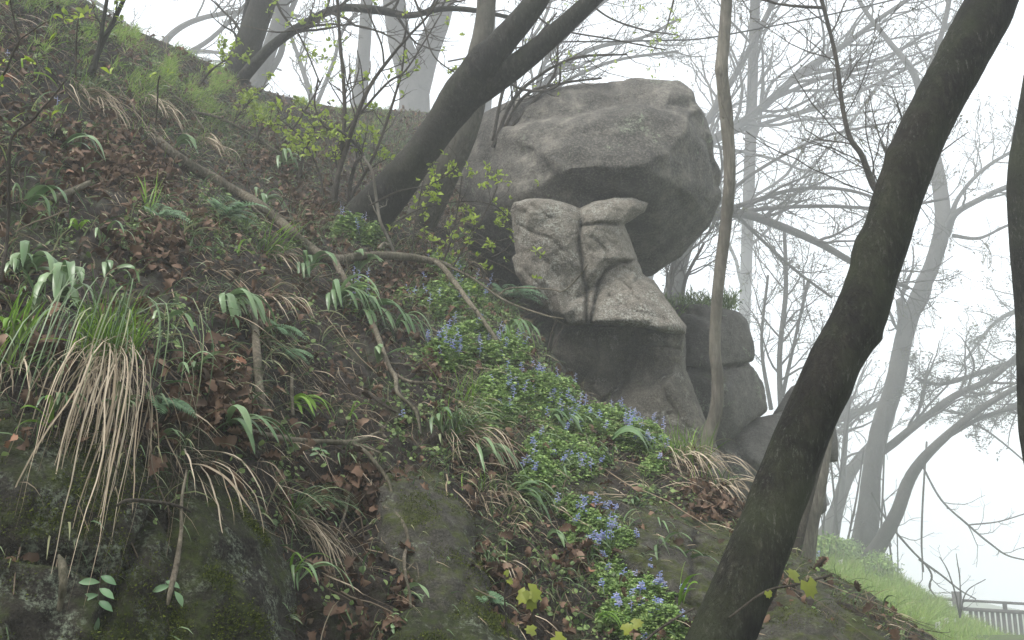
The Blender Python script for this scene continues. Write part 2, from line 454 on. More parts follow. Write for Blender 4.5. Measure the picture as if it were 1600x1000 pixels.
# ------------------------------------------------------------------ terrain sheets
class Sheet:
    """a real ground surface laid out between a ridge line and its foot; depth from control points"""
    def __init__(s, u0, u1, du, top, bottom, rows, ctrl, holes=(), namp=1.0, seed=0):
        c = np.array(ctrl, float)
        X = c[:, :2] / 500.0
        r2 = ((X[:, None] - X[None]) ** 2).sum(-1)
        K = np.where(r2 > 0, r2 * np.log(r2 + 1e-12) * 0.5, 0)
        n = len(c)
        A = np.zeros((n + 3, n + 3))
        A[:n, :n] = K + np.eye(n) * 0.01
        A[:n, n] = 1; A[:n, n + 1:] = X; A[n, :n] = 1; A[n + 1:, :n] = X.T
        s.w = np.linalg.solve(A, np.concatenate([np.log(c[:, 2]), np.zeros(3)]))
        s.X = X; s.holes = holes
        s.top = np.array(top, float); s.bottom = bottom
        s.us = np.arange(u0, u1 + 1, du, dtype=float); s.du = du; s.rows = rows
        T = np.interp(s.us, s.top[:, 0], s.top[:, 1])
        s.T = T
        t = np.linspace(0, 1, rows)
        kx = np.arange(-60, 61); ker = np.exp(-(kx / 22.0) ** 2); ker /= ker.sum()
        s.Ts = np.convolve(np.pad(T, 60, mode='edge'), ker, 'valid')
        py = s.Ts[:, None] + (bottom - s.Ts)[:, None] * t[None] + (T - s.Ts)[:, None] * (1 - t[None]) ** 4
        px = np.repeat(s.us[:, None], rows, 1)
        d = s.base(px, py)
        W0 = P(px, py, d)
        nn = np.cross(np.gradient(W0, axis=1), np.gradient(W0, axis=0))
        nn = nrm(nn)
        nn = np.where((nn @ FW)[..., None] > 0, -nn, nn)
        s.nf = namp
        disp = 0.10 * fbm(W0, 0.9, 3, 0.5, seed) + 0.06 * fbm(W0, 4, 5, 0.62, seed + 5, True) + 0.03 * fbm(W0, 19, 4, 0.65, seed + 8, True)
        disp = disp * namp
        # keep the ridge line true
        fade = np.clip((py - T[:, None]) / 60.0, 0.25, 1)
        s.W = W0 + nn * (disp * fade)[..., None]
        s.N = nn
    def base(s, px, py):
        q = np.stack([px, py], -1) / 500.0
        r2 = ((q[..., None, :] - s.X) ** 2).sum(-1)
        k = np.where(r2 > 0, r2 * np.log(r2 + 1e-12) * 0.5, 0)
        n = len(s.X)
        v = k @ s.w[:n] + s.w[n] + q @ s.w[n + 1:]
        d = np.exp(v)
        for (hx, hy, rx, ry, dep) in s.holes:
            d = d + dep * np.exp(-(((px - hx) / rx) ** 2 + ((py - hy) / ry) ** 2))
        return d
    def mesh(s, name, m, drop=(0.35, 0.9), smooth=True):
        nr = 14
        v = s.W
        crest = v[:, 0]
        dirs = crest - CAM
        dirs[:, 2] = 0
        dirs = nrm(dirs)
        roll = []
        for k in range(1, nr + 1):
            a = 0.03 * k ** 1.9
            roll.append(crest + dirs * a + np.array([0, 0, -1.0]) * (drop[0] * a + drop[1] * a * a * 0.25))
        roll = np.stack(roll[::-1], 1)
        foot = v[:, -1:].copy() + np.array([0, -0.3, 0])
        foot[..., 2] = -1.6
        full = np.concatenate([roll, v, foot], 1)
        n, mm, _ = full.shape
        mb = MB()
        mb.add(full.reshape(-1, 3), gridfaces(n, mm)[:, ::-1])
        return mb.build(name, m, None, smooth)
    def at(s, px, py):
        """surface point and normal seen at a pixel"""
        px, py = np.asarray(px, float), np.asarray(py, float)
        qx, qy = px, py
        for _ in range(5):
            w, n = s.at0(qx, qy)
            x, y, _d = proj(w)
            qx = qx + np.clip(px - x, -15, 15) * 0.8; qy = qy + np.clip(py - y, -15, 15) * 0.8
        return s.at0(qx, qy)
    def at0(s, px, py):
        px, py = np.asarray(px, float), np.asarray(py, float)
        u = np.clip((px - s.us[0]) / s.du, 0, len(s.us) - 1.001)
        i = u.astype(int); fu = (u - i)[..., None]
        T = np.interp(px, s.us, s.T)
        Ts = np.interp(px, s.us, s.Ts)
        t = np.zeros_like(T)
        for _ in range(14):
            t = np.clip((py - Ts - (T - Ts) * (1 - t) ** 4) / (s.bottom - Ts), 0, 0.9999)
        t = t * (s.rows - 1)
        j = t.astype(int); ft = (t - j)[..., None]
        g = lambda A: (A[i, j] * (1 - fu) * (1 - ft) + A[i + 1, j] * fu * (1 - ft) + A[i, j + 1] * (1 - fu) * ft + A[i + 1, j + 1] * fu * ft)
        return g(s.W), nrm(g(s.N))
    def scatter(s, n, wfun, rg=None):
        """n points spread by real area times wfun(px,py)"""
        g = rg or rng
        a = np.linalg.norm(np.cross(s.W[1:, :-1] - s.W[:-1, :-1], s.W[:-1, 1:] - s.W[:-1, :-1]), axis=-1)
        px, py, _ = proj(s.W[:-1, :-1])
        w = a * wfun(px, py)
        c = np.cumsum(w.ravel())
        k = np.searchsorted(c, g.random(n) * c[-1])
        k = np.minimum(k, w.size - 1)
        i, j = np.unravel_index(k, w.shape)
        fu, fv = g.random((n, 1)), g.random((n, 1))
        p = s.W[i, j] * (1 - fu) * (1 - fv) + s.W[i + 1, j] * fu * (1 - fv) + s.W[i, j + 1] * (1 - fu) * fv + s.W[i + 1, j + 1] * fu * fv
        return p, s.N[i, j]

bank = Sheet(-520, 1540, 4, [(-520, -330), (0, -62), (130, 0), (190, 40), (270, 72), (330, 100), (400, 138), (470, 158), (530, 168), (600, 172), (690, 178),
                             (712, 300), (735, 415), (800, 478), (850, 545), (890, 600), (950, 640), (1020, 672), (1080, 715), (1140, 772), (1190, 835), (1240, 872), (1300, 905), (1400, 965), (1470, 1010), (1540, 1050)],
             1560, 420,
             [(-400, 0, 4.2), (-400, 500, 2.7), (-400, 1000, 1.9), (0, 0, 6.2), (130, 10, 8.2), (270, 80, 10), (400, 145, 12.5), (500, 250, 11), (600, 180, 15), (700, 188, 16.5),
              (300, 300, 6.4), (0, 300, 4.4), (150, 150, 6.6), (600, 600, 5.2), (600, 800, 4.0), (1200, 880, 5.0), (1300, 1000, 4.2), (0, 600, 2.95), (200, 700, 2.85), (0, 1000, 2.35),
              (400, 1000, 2.9), (800, 1000, 3.6), (1100, 1000, 4.0), (0, 1300, 1.85), (800, 1300, 2.5), (1300, 1300, 3.1), (560, 330, 9.0), (600, 380, 8.4), (700, 440, 8.1), (800, 500, 7.8),
              (900, 615, 7.0), (1050, 710, 6.2), (1130, 790, 5.6), (340, 500, 4.3), (800, 800, 4.5), (200, 500, 3.7), (450, 650, 4.2), (1500, 1060, 4.2), (1500, 1400, 3.4), (690, 300, 11.5)],
             holes=((520, 815, 75, 55, 0.38), (120, 770, 30, 40, 0.1), (330, 140, 60, 30, -0.2), (465, 425, 25, 22, 0.25), (620, 640, 30, 20, -0.1)), seed=3)
tag(bank.mesh('hillside', M_SOIL), None, None, None, 'structure')

def m_grass(nt, out):
    k = NT(nt); p = k.pos()
    b = k.noise(18, 6, 0.7, p); a = k.noise(1.5, 4, 0.6, p)
    col = k.ramp(b, [(0.3, (0.03, 0.045, 0.012)), (0.55, (0.07, 0.11, 0.028)), (0.75, (0.11, 0.16, 0.045))])
    col = k.mix(k.ramp(a, [(0.45, 0.0), (0.6, 0.6)]), col, (0.055, 0.045, 0.026))
    k.bsdf(col, 0.9, k.bump(b, 0.8, 0.03), 0.2, out)
M_TURF = mat('turf', m_grass)
slope = Sheet(1040, 1960, 4, [(1040, 690), (1150, 745), (1240, 842), (1300, 862), (1350, 880), (1400, 905), (1450, 935), (1500, 967), (1600, 1012), (1960, 1150)],
              1500, 220,
              [(1040, 690, 12), (1150, 750, 19), (1240, 845, 33), (1350, 882, 40), (1500, 970, 31), (1600, 1015, 25), (1900, 1130, 16), (1240, 960, 7.6), (1350, 990, 8.2), (1500, 1090, 8.4),
               (1400, 1200, 5.6), (1200, 1200, 5.2), (1700, 1250, 6.4), (1100, 1450, 4.2), (1500, 1480, 4.6), (1900, 1450, 5)], namp=0.8, seed=21)
tag(slope.mesh('grassy_slope', M_TURF, (0.5, 1.2)), None, None, None, 'structure')

def ground_mesh():
    xs = np.linspace(-72, 72, 90); ys = np.linspace(-26, 162, 120)
    X, Y = np.meshgrid(xs, ys, indexing='ij')
    sm = lambda a, b, v: (lambda t: t * t * (3 - 2 * t))(np.clip((v - a) / (b - a), 0, 1))
    Z = -1.2 * sm(5, 13, Y) - 10 * sm(23, 52, Y)
    Z = Z - 1.5 * sm(-2, -12, X) * sm(3, 9, Y) * 0
    p = np.stack([X, Y, Z], -1)
    p[..., 2] += 0.06 * fbm(p, 0.5, 3)
    mb = MB(); mb.add(p.reshape(-1, 3), gridfaces(90, 120)[:, ::-1])
    return mb.build('ground', M_TURF)
tag(ground_mesh(), None, None, None, 'structure')

# ------------------------------------------------------------------ rocks
def hullpts(pts):
    bm = bmesh.new()
    for q in pts: bm.verts.new(q)
    r = bmesh.ops.convex_hull(bm, input=bm.verts)
    for g in r['geom_interior'] + r['geom_unused']:
        if isinstance(g, bmesh.types.BMVert) and g.is_valid: bm.verts.remove(g)
    bmesh.ops.recalc_face_normals(bm, faces=bm.faces)
    bmesh.ops.triangulate(bm, faces=bm.faces)
    bm.verts.ensure_lookup_table()
    for i, v in enumerate(bm.verts): v.index = i
    V = np.array([v.co[:] for v in bm.verts]); F = [[v.index for v in f.verts] for f in bm.faces]
    bm.free()
    return V, F

def rock(name, hulls, m, voxel=0.04, smooth=4, disp=((0.05, 1.2), (0.02, 5)), grooves=(), parent=None, seed=0, ridge=0.5):
    """hulls: lists of (px,py,depth): a solid rock built from blocks fused together, weathered and fissured"""
    mb = MB()
    for h in hulls:
        a = np.array(h, float)
        V, F = hullpts(P(a[:, 0], a[:, 1], a[:, 2]))
        mb.add(V, None, F)
    o = mb.build(name, m, parent)
    r = o.modifiers.new('r', 'REMESH'); r.mode = 'VOXEL'; r.voxel_size = voxel
    if smooth:
        s = o.modifiers.new('s', 'SMOOTH'); s.factor = 0.5; s.iterations = smooth
    dg = bpy.context.evaluated_depsgraph_get()
    me = bpy.data.meshes.new_from_object(o.evaluated_get(dg))
    o.modifiers.clear()
    old = o.data; o.data = me; bpy.data.meshes.remove(old)
    me.name = name
    n = len(me.vertices)
    co = np.empty(n * 3, np.float32); me.vertices.foreach_get('co', co); co = co.reshape(-1, 3).astype(float)
    no = np.empty(n * 3, np.float32); me.vertex_normals.foreach_get('vector', no); no = no.reshape(-1, 3).astype(float)
    off = np.zeros(n)
    for k, (a, f) in enumerate(disp):
        off += a * ((1 - ridge) * fbm(co, f, 4, 0.5, seed + k * 7) + ridge * fbm(co, f, 4, 0.5, seed + k * 7 + 3, True))
    if len(grooves):
        px, py, _ = proj(co)
        wob = 7 * fbm(co, 3.0, 3, 0.5, seed + 50); wob2 = 7 * fbm(co, 3.0, 3, 0.5, seed + 60)
        X = np.stack([px + wob, py + wob2], -1)
        front = (no @ FW) < 0.2
        for (line, wd, dep) in grooves:
            L = np.array(line, float)
            dist = np.full(n, 1e9)
            for a, b in zip(L[:-1], L[1:]):
                t = np.clip(((X - a) @ (b - a)) / ((b - a) @ (b - a)), 0, 1)
                dist = np.minimum(dist, np.linalg.norm(X - (a + t[:, None] * (b - a)), axis=1))
            off -= np.where(front, dep * np.exp(-(dist / wd) ** 2), 0)
    co += no * off[:, None]
    me.vertices.foreach_set('co', co.astype(np.float32).ravel())
    me.polygons.foreach_set('use_smooth', np.ones(len(me.polygons), bool))
    me.materials.clear(); me.materials.append(m)
    me.update()
    return o

# the balanced boulder: overhanging cap on a carved pillar
BG = 'fused blocks of the overhanging crag'
cap = rock('boulder', [
    [(745, 188, 11.8), (800, 158, 11.5), (870, 140, 11.3), (960, 130, 11.3), (1050, 127, 11.3), (1076, 140, 11.3), (1098, 180, 11.1), (1111, 215, 11.1), (1124, 275, 11.2), (1124, 310, 11.3),
     (1104, 352, 11.5), (1060, 395, 11.6), (1018, 428, 11.6), (820, 225, 10.7), (890, 262, 10.15), (1000, 262, 10.05), (1052, 235, 10.3), (1075, 300, 10.5), (900, 195, 10.5), (1000, 178, 10.5), (1075, 190, 10.6),
     (810, 305, 10.8), (900, 322, 10.6), (1000, 330, 10.6), (1040, 350, 10.8), (705, 290, 12.0), (690, 380, 12.4), (770, 470, 12.2),
     (760, 200, 14.5), (950, 150, 15), (1075, 160, 14.5), (1105, 300, 14.5), (1020, 415, 14), (700, 420, 14.5), (690, 300, 14.5)],
    [(1060, 126, 11.2), (1082, 140, 11.1), (1100, 180, 11.0), (1040, 160, 10.7), (1000, 150, 10.9), (980, 126, 11.3), (1060, 140, 12.5), (990, 140, 12.5)]],
    M_CAP, 0.03, 7, ((0.10, 0.7), (0.035, 2.2), (0.014, 7), (0.006, 22)),
    grooves=(([(800, 190), (900, 170), (1000, 150), (1030, 158), (1075, 165)], 9, 0.07), ([(885, 250), (960, 285), (1030, 262)], 16, 0.06), ([(1085, 185), (1105, 225), (1118, 290)], 6, 0.06),
              ([(820, 240), (870, 300), (950, 318)], 20, 0.09), ([(1060, 240), (1068, 330), (1020, 400)], 14, 0.05), ([(760, 250), (850, 215), (930, 205)], 18, 0.05)), seed=4)
tag(cap, 'huge grey overhanging boulder with a rounded top, resting on the paler rock pillar', 'boulder')

pil = empty('rock_pillar', P(1000, 700, 9.6), 'pale cracked rock pillar carrying the overhanging boulder, lichen blotched above, dark below', 'rock')
from mathutils import Vector
from mathutils.geometry import delaunay_2d_cdt

def cdt(pts, n_out):
    v = [Vector((float(x), float(y))) for x, y in pts]
    r = delaunay_2d_cdt(v, [], [list(range(n_out))], 1, 1e-4)
    return np.array([q[:] for q in r[0]]), np.array([f for f in r[2] if len(f) == 3])

def crag(name, outline, inner, m, cracks=(), back=1.7, step=2.6, noise=((0.04, 1.3), (0.009, 5), (0.009, 14), (0.005, 40)), roll=(8, 0.12), parent=None, seed=0, ragged=1.6):
    """a faceted rock face: planes hung between hand-placed points, split by V-shaped cracks, closed behind"""
    O = np.array(outline, float); I = np.array(inner, float)
    C, F = cdt(np.vstack([O[:, :2], I[:, :2]]), len(O))
    allc = np.vstack([O, I])
    near = ((C[:, None] - allc[None, :, :2]) ** 2).sum(-1).argmin(1)
    D = allc[near, 2]
    A_, B_, Cc = C[F[:, 0]], C[F[:, 1]], C[F[:, 2]]
    def depth(q):
        d = np.full(len(q), np.nan); best = np.full(len(q), -1e9)
        for i in range(len(F)):
            a, b, c = A_[i], B_[i], Cc[i]
            den = (b[1] - c[1]) * (a[0] - c[0]) + (c[0] - b[0]) * (a[1] - c[1])
            if abs(den) < 1e-9: continue
            l1 = ((b[1] - c[1]) * (q[:, 0] - c[0]) + (c[0] - b[0]) * (q[:, 1] - c[1])) / den
            l2 = ((c[1] - a[1]) * (q[:, 0] - c[0]) + (a[0] - c[0]) * (q[:, 1] - c[1])) / den
            l3 = 1 - l1 - l2
            mn = np.minimum(np.minimum(l1, l2), l3)
            k = mn > best
            e1, e2, e3 = np.clip(l1, 0, 1), np.clip(l2, 0, 1), np.clip(l3, 0, 1)
            t = e1 + e2 + e3
            d[k] = ((e1 * D[F[i, 0]] + e2 * D[F[i, 1]] + e3 * D[F[i, 2]]) / t)[k]
            best[k] = mn[k]
        return d
    o2 = []
    for p, q in zip(O[:, :2], np.roll(O[:, :2], -1, 0)):
        k = max(1, int(np.linalg.norm(q - p) / 3.0))
        o2.append(p + (q - p) * (np.arange(k) / k)[:, None])
    o2 = np.vstack(o2)
    o2 = o2 + ragged * np.stack([fbm(np.c_[o2 / 9.0, o2[:, :1] * 0], 1, 3, 0.6, seed + 1), fbm(np.c_[o2 / 9.0, o2[:, :1] * 0], 1, 3, 0.6, seed + 2)], 1)
    def segdist(q, L, closed=False):
        L = np.array(L, float)
        if closed: L = np.vstack([L, L[:1]])
        r = np.full(len(q), 1e9)
        for p0, p1 in zip(L[:-1], L[1:]):
            t = np.clip(((q - p0) @ (p1 - p0)) / max((p1 - p0) @ (p1 - p0), 1e-9), 0, 1)
            r = np.minimum(r, np.linalg.norm(q - (p0 + t[:, None] * (p1 - p0)), axis=1))
        return r
    lo, hi = o2.min(0), o2.max(0)
    g = np.random.default_rng(seed)
    gx, gy = np.meshgrid(np.arange(lo[0], hi[0], step), np.arange(lo[1], hi[1], step))
    q = np.stack([gx.ravel(), gy.ravel()], 1) + g.uniform(-.3, .3, (gx.size, 2)) * step
    inside = np.zeros(len(q), bool)
    for p0, p1 in zip(o2, np.roll(o2, -1, 0)):
        c = ((p0[1] > q[:, 1]) != (p1[1] > q[:, 1]))
        xx = (p1[0] - p0[0]) * (q[:, 1] - p0[1]) / (p1[1] - p0[1] + 1e-12) + p0[0]
        inside ^= c & (q[:, 0] < xx)
    q = q[inside]; q = q[segdist(q, o2, True) > step * 0.6]
    n0 = len(o2)
    V2, T = cdt(np.vstack([o2, q]), n0)
    d = depth(V2)
    ed = segdist(V2, o2, True)
    d = d + roll[1] * (1 - np.minimum(1, ed / roll[0])) ** 2
    Wp = P(V2[:, 0], V2[:, 1], d)
    wob = V2 + 3.5 * np.stack([fbm(Wp, 4, 3, 0.6, seed + 11), fbm(Wp, 4, 3, 0.6, seed + 12)], 1)
    for (L, w, dp) in cracks:
        r = segdist(wob, L)
        d = d + dp * np.maximum(0, 1 - r / w) + dp * 0.35 * np.exp(-(r / (w * 2.4)) ** 2)
    for k, (am, fr) in enumerate(noise):
        d = d - am * (0.4 * fbm(Wp, fr, 4, 0.55, seed + 20 + k) + 0.6 * fbm(Wp, fr, 4, 0.55, seed + 30 + k, True))
    # chipped flakes: stepped noise gives small broken planes
    st = fbm(Wp, 3.0, 3, 0.5, seed + 44) * 5
    d = d - 0.008 * np.clip((st - np.floor(st)) * 4 - 1.5, 0, 1)
    Fv = P(V2[:, 0], V2[:, 1], d)
    Bv = P(V2[:, 0], V2[:, 1], d * 0 + D.mean() + back)
    nv = len(V2)
    ctr = V2[T].mean(1)
    area = (V2[T[:, 1]] - V2[T[:, 0]])[:, 0] * (V2[T[:, 2]] - V2[T[:, 0]])[:, 1] - (V2[T[:, 1]] - V2[T[:, 0]])[:, 1] * (V2[T[:, 2]] - V2[T[:, 0]])[:, 0]
    T = np.where((area > 0)[:, None], T[:, ::-1], T)
    e = np.sort(np.vstack([T[:, [0, 1]], T[:, [1, 2]], T[:, [2, 0]]]), axis=1)
    u, cnt = np.unique(e, axis=0, return_counts=True)
    bd = set(map(tuple, u[cnt == 1]))
    sides = []
    for t in T:
        for i, j in ((t[0], t[1]), (t[1], t[2]), (t[2], t[0])):
            if (min(i, j), max(i, j)) in bd: sides.append([j, i, i + nv, j + nv])
    mb = MB(); mb.add(np.vstack([Fv, Bv]), sides, np.vstack([T, T[:, ::-1] + nv]))
    o = mb.build(name, m, parent)
    return o

crag('upper_block', [(797, 330, 10.3), (803, 316, 10.2), (828, 310, 10.12), (862, 311, 10.06), (888, 318, 10.04), (905, 325, 10.08), (926, 315, 10.06), (960, 309, 10.1), (988, 308, 10.16), (1013, 317, 10.25), (1008, 330, 10.2), (976, 351, 10.12),
    (986, 378, 10.2), (996, 404, 10.2), (1004, 428, 10.2), (1022, 438, 10.2), (1042, 468, 10.05), (1063, 497, 9.9), (1073, 510, 9.85), (1072, 522, 9.8), (1040, 521, 9.6), (1008, 513, 9.5), (975, 509, 9.5), (940, 508, 9.55), (915, 507, 9.6), (890, 510, 9.75), (870, 502, 9.9),
    (852, 486, 10.05), (836, 470, 10.15), (818, 448, 10.2), (806, 428, 10.25), (800, 404, 10.35), (806, 396, 10.3), (802, 368, 10.35)],
    [(830, 332, 10.02), (872, 334, 9.94), (846, 352, 10.0), (820, 360, 10.1), (862, 372, 9.88), (892, 372, 9.85), (836, 392, 9.98), (828, 412, 10.04), (858, 408, 9.9), (880, 430, 9.9), (893, 410, 9.82), (850, 438, 9.85), (836, 446, 9.98), (872, 462, 9.72), (893, 470, 9.85), (858, 474, 9.88), (880, 490, 9.62), (900, 480, 9.68),
     (900, 340, 9.95), (918, 335, 9.95), (955, 326, 9.98), (990, 322, 10.1), (940, 345, 9.86), (972, 344, 10.0), (925, 360, 9.85), (960, 362, 9.95), (918, 392, 9.86), (950, 388, 9.88), (978, 392, 9.98), (940, 405, 9.82), (962, 403, 9.84), (990, 406, 9.98), (925, 425, 9.78),
     (968, 418, 9.98), (992, 424, 10.02), (944, 438, 9.9), (952, 452, 9.82), (985, 446, 9.86), (1012, 456, 9.92), (975, 472, 9.66), (1005, 478, 9.62), (1034, 480, 9.85), (1022, 498, 9.55), (1052, 506, 9.66), (945, 480, 9.68), (936, 498, 9.56), (970, 498, 9.45), (1000, 500, 9.44), (1030, 511, 9.48)],
    M_PIL, cracks=(([(905, 322), (909, 345), (904, 380), (909, 420), (916, 450), (917, 506)], 4.5, 0.14), ([(908, 354), (940, 349), (976, 353)], 3, 0.08), ([(998, 406), (966, 410), (946, 422), (934, 442), (930, 470), (924, 505)], 4, 0.13),
                   ([(808, 350), (835, 366), (858, 372), (878, 392)], 3, 0.03), ([(845, 400), (868, 425), (888, 462)], 3, 0.035), ([(815, 420), (850, 450), (862, 480)], 2.5, 0.03), ([(975, 440), (1000, 470), (1010, 510)], 2.5, 0.03), ([(950, 460), (985, 485), (1045, 500)], 2.5, 0.03),
                   ([(925, 370), (950, 395)], 2.5, 0.03), ([(830, 320), (860, 340)], 2.5, 0.03)), parent=pil, seed=12)
crag('lower_block', [(872, 500, 10.05), (915, 503, 9.95), (975, 505, 9.9), (1030, 512, 9.9), (1070, 516, 9.9), (1072, 545, 9.95), (1072, 577, 9.95), (1085, 610, 9.9), (1103, 657, 9.8), (1117, 688, 9.7), (1135, 736, 9.6), (1140, 800, 9.5), (1000, 830, 9.2), (900, 760, 9.6), (890, 640, 10.1), (900, 608, 10.2), (860, 553, 10.3), (866, 520, 10.2)],
    [(900, 520, 10.05), (940, 515, 9.98), (985, 520, 9.98), (1045, 528, 9.84), (905, 560, 10.0), (935, 570, 9.92), (925, 600, 10.05), (962, 545, 10.1), (965, 590, 10.16), (995, 560, 10.12), (1000, 535, 9.95), (1030, 560, 9.85), (1055, 568, 9.84), (1020, 588, 9.88), (985, 602, 9.85), (955, 636, 9.82), (935, 640, 10.1), (1045, 600, 9.6),
     (1000, 625, 9.6), (965, 665, 9.5), (1020, 660, 9.5), (1070, 640, 9.6), (1090, 690, 9.5), (1050, 710, 9.35), (1000, 720, 9.25), (1110, 740, 9.45), (1060, 770, 9.2)],
    M_PILD, cracks=(([(990, 515), (985, 560), (975, 595), (940, 632)], 7, 0.08), ([(925, 510), (935, 560), (905, 600)], 4, 0.05), ([(1000, 545), (1035, 540), (1070, 548)], 3, 0.04), ([(1030, 600), (1060, 650), (1100, 700)], 3, 0.03), ([(900, 540), (940, 545)], 2.5, 0.04)), parent=pil, seed=31)
tag(rock('rock', [[(846, 546, 8.9), (860, 550, 8.8), (905, 606, 8.7), (900, 640, 8.5), (840, 640, 8.4), (835, 580, 8.7), (862, 580, 8.5), (850, 560, 9.6), (905, 630, 9.6)]], M_SLAB, 0.025, 2, ((0.03, 1.5), (0.01, 8)), seed=5),
    'small smooth greenish rock wedged left of the pillar, above the blue flowers', 'rock')

tag(rock('boulder', [[(1050, 480, 12.2), (1090, 478, 12.0), (1150, 490, 11.9), (1165, 506, 11.9), (1176, 550, 11.9), (1170, 572, 11.8), (1110, 582, 11.5), (1060, 575, 11.7), (1110, 520, 11.5), (1060, 490, 14), (1160, 500, 14), (1170, 570, 14), (1050, 570, 14)],
                      [(1062, 572, 11.8), (1168, 566, 11.8), (1190, 602, 11.9), (1197, 640, 11.8), (1150, 668, 11.4), (1126, 690, 11.4), (1080, 690, 11.5), (1130, 610, 11.3), (1180, 600, 14), (1190, 640, 14), (1100, 690, 14), (1070, 580, 14)]],
         M_BACK, 0.03, 2, ((0.06, 0.9), (0.035, 3), (0.015, 9)), grooves=(([(1060, 574), (1110, 580), (1172, 566)], 4, 0.12), ([(1075, 490), (1120, 500)], 4, 0.05)), seed=41),
    'grey two-tiered boulder with a cross crack, directly behind the slim pale trunk', 'boulder')
tag(rock('boulder', [[(1080, 680, 11.8), (1120, 680, 11.8), (1162, 660, 11.8), (1228, 642, 12.0), (1280, 700, 12.2), (1290, 800, 12), (1130, 800, 11.4), (1180, 720, 11.3), (1170, 670, 14), (1270, 700, 14), (1270, 800, 14), (1130, 790, 14)]],
         M_BACK, 0.045, 3, ((0.08, 0.8), (0.02, 4)), grooves=(([(1150, 700), (1200, 760)], 8, 0.06),), seed=44),
    'low dark boulder between the rock pillar and the big leaning trunk', 'boulder')
tag(rock('boulder', [[(1212, 645, 13.5), (1236, 604, 13.5), (1262, 598, 13.6), (1300, 650, 13.6), (1310, 720, 13.4), (1200, 720, 13.4), (1250, 640, 13.1), (1240, 620, 15), (1290, 660, 15), (1300, 710, 15), (1205, 710, 15)]],
         M_BACK, 0.05, 3, ((0.06, 0.8), (0.02, 4)), seed=47),
    'pale misty boulder with a pointed top, mostly hidden behind the big leaning trunk', 'boulder')

tag(rock('rock_wall', [[(690, 380, 13.0), (760, 330, 13.2), (930, 400, 13.2), (940, 660, 12.6), (880, 700, 12.0), (760, 640, 11.5), (690, 520, 11.6), (800, 500, 11.9), (860, 560, 11.9), (700, 400, 15), (930, 420, 15), (900, 680, 14.5), (720, 600, 14.5)]],
         M_CAP, 0.06, 3, ((0.12, 0.8), (0.04, 3)), seed=49),
    'dark rock at the back of the shaded recess beneath the overhanging boulder', 'rock')

# foreground outcrops set into the bank
def outcrop(outline, inner, m, label, voxel=0.014, disp=((0.06, 2.2), (0.03, 7), (0.012, 20), (0.004, 50)), grooves=(), seed=0, lift=0.10, back=0.45):
    o = np.array(outline, float)
    d = bank.base(o[:, 0], np.minimum(o[:, 1], 1500))
    pts = [(x, y, q - lift * 0.6) for (x, y), q in zip(outline, d)] + [(x, y, q + back) for (x, y), q in zip(outline, d)]
    pts += [(x, y, float(bank.base(np.array(float(x)), np.array(float(y)))) - l) for x, y, l in inner]
    ro = tag(rock('rock_outcrop', [pts], m, voxel, 3, disp, grooves, seed=seed), label, 'rock')
    OUT.append(ro)
OUT = []
outcrop([(-60, 640), (30, 600), (120, 620), (200, 690), (236, 760), (250, 860), (262, 1010), (240, 1100), (-80, 1100)], [(60, 700, 0.04), (150, 740, 0.03), (180, 850, 0.06), (60, 900, 0.12), (20, 780, 0.10), (190, 1000, 0.08)],
        M_MOSS, 'dark mossy rock face spotted with pale green lichen, under the hanging straw tuft', grooves=(([(0, 860), (110, 880), (150, 900)], 10, 0.06), ([(150, 990), (200, 880), (240, 800)], 9, 0.05)), seed=61)
outcrop([(282, 760), (330, 742), (372, 770), (420, 850), (436, 905), (440, 1000), (430, 1100), (250, 1100), (262, 940), (280, 850)], [(350, 790, 0.16), (340, 900, 0.22), (390, 950, 0.2), (310, 1000, 0.2)],
        M_MOSS, 'mossy rock with a bright green upper edge, between two hanging grass tufts', seed=67)
outcrop([(600, 742), (650, 728), (690, 742), (722, 800), (742, 870), (756, 960), (720, 985), (660, 960), (622, 900), (600, 830)], [(650, 780, 0.16), (690, 850, 0.18), (705, 930, 0.14), (640, 850, 0.1)],
        M_SLAB, 'grey sloping rock slab with moss streaks, just below the fallen side branch', seed=71)
outcrop([(880, 765), (935, 752), (1010, 778), (1090, 805), (1160, 838), (1215, 880), (1210, 960), (1150, 985), (1080, 975), (1000, 900), (930, 850)], [(960, 800, 0.20), (1040, 835, 0.26), (1130, 870, 0.28), (1090, 930, 0.26), (1170, 930, 0.24)],
        M_SLAB, 'broad grey rock ledge right of the blue flowers, running behind the leaning trunk', voxel=0.016, grooves=(([(960, 800), (1060, 850), (1120, 860)], 8, 0.04), ([(1090, 840), (1080, 940)], 7, 0.03)), seed=73)
outcrop([(1205, 872), (1245, 872), (1300, 903), (1365, 942), (1425, 985), (1460, 1040), (1440, 1120), (1200, 1140), (1180, 1000)], [(1245, 910, 0.24), (1300, 950, 0.26), (1260, 1030, 0.28), (1360, 1010, 0.24)],
        M_SLAB, 'grey and mossy rock at the foot of the grassy slope, right of the leaning trunk', voxel=0.016, grooves=(([(1230, 910), (1330, 990), (1400, 1050)], 9, 0.06),), seed=79)
outcrop([(640, 962), (700, 955), (760, 968), (800, 990), (830, 1060), (780, 1110), (600, 1110), (610, 1010)], [(690, 985, 0.1), (740, 1020, 0.14), (660, 1040, 0.14)],
        M_MOSS, 'low mossy rock at the bottom edge beneath the sloping slab', seed=83)

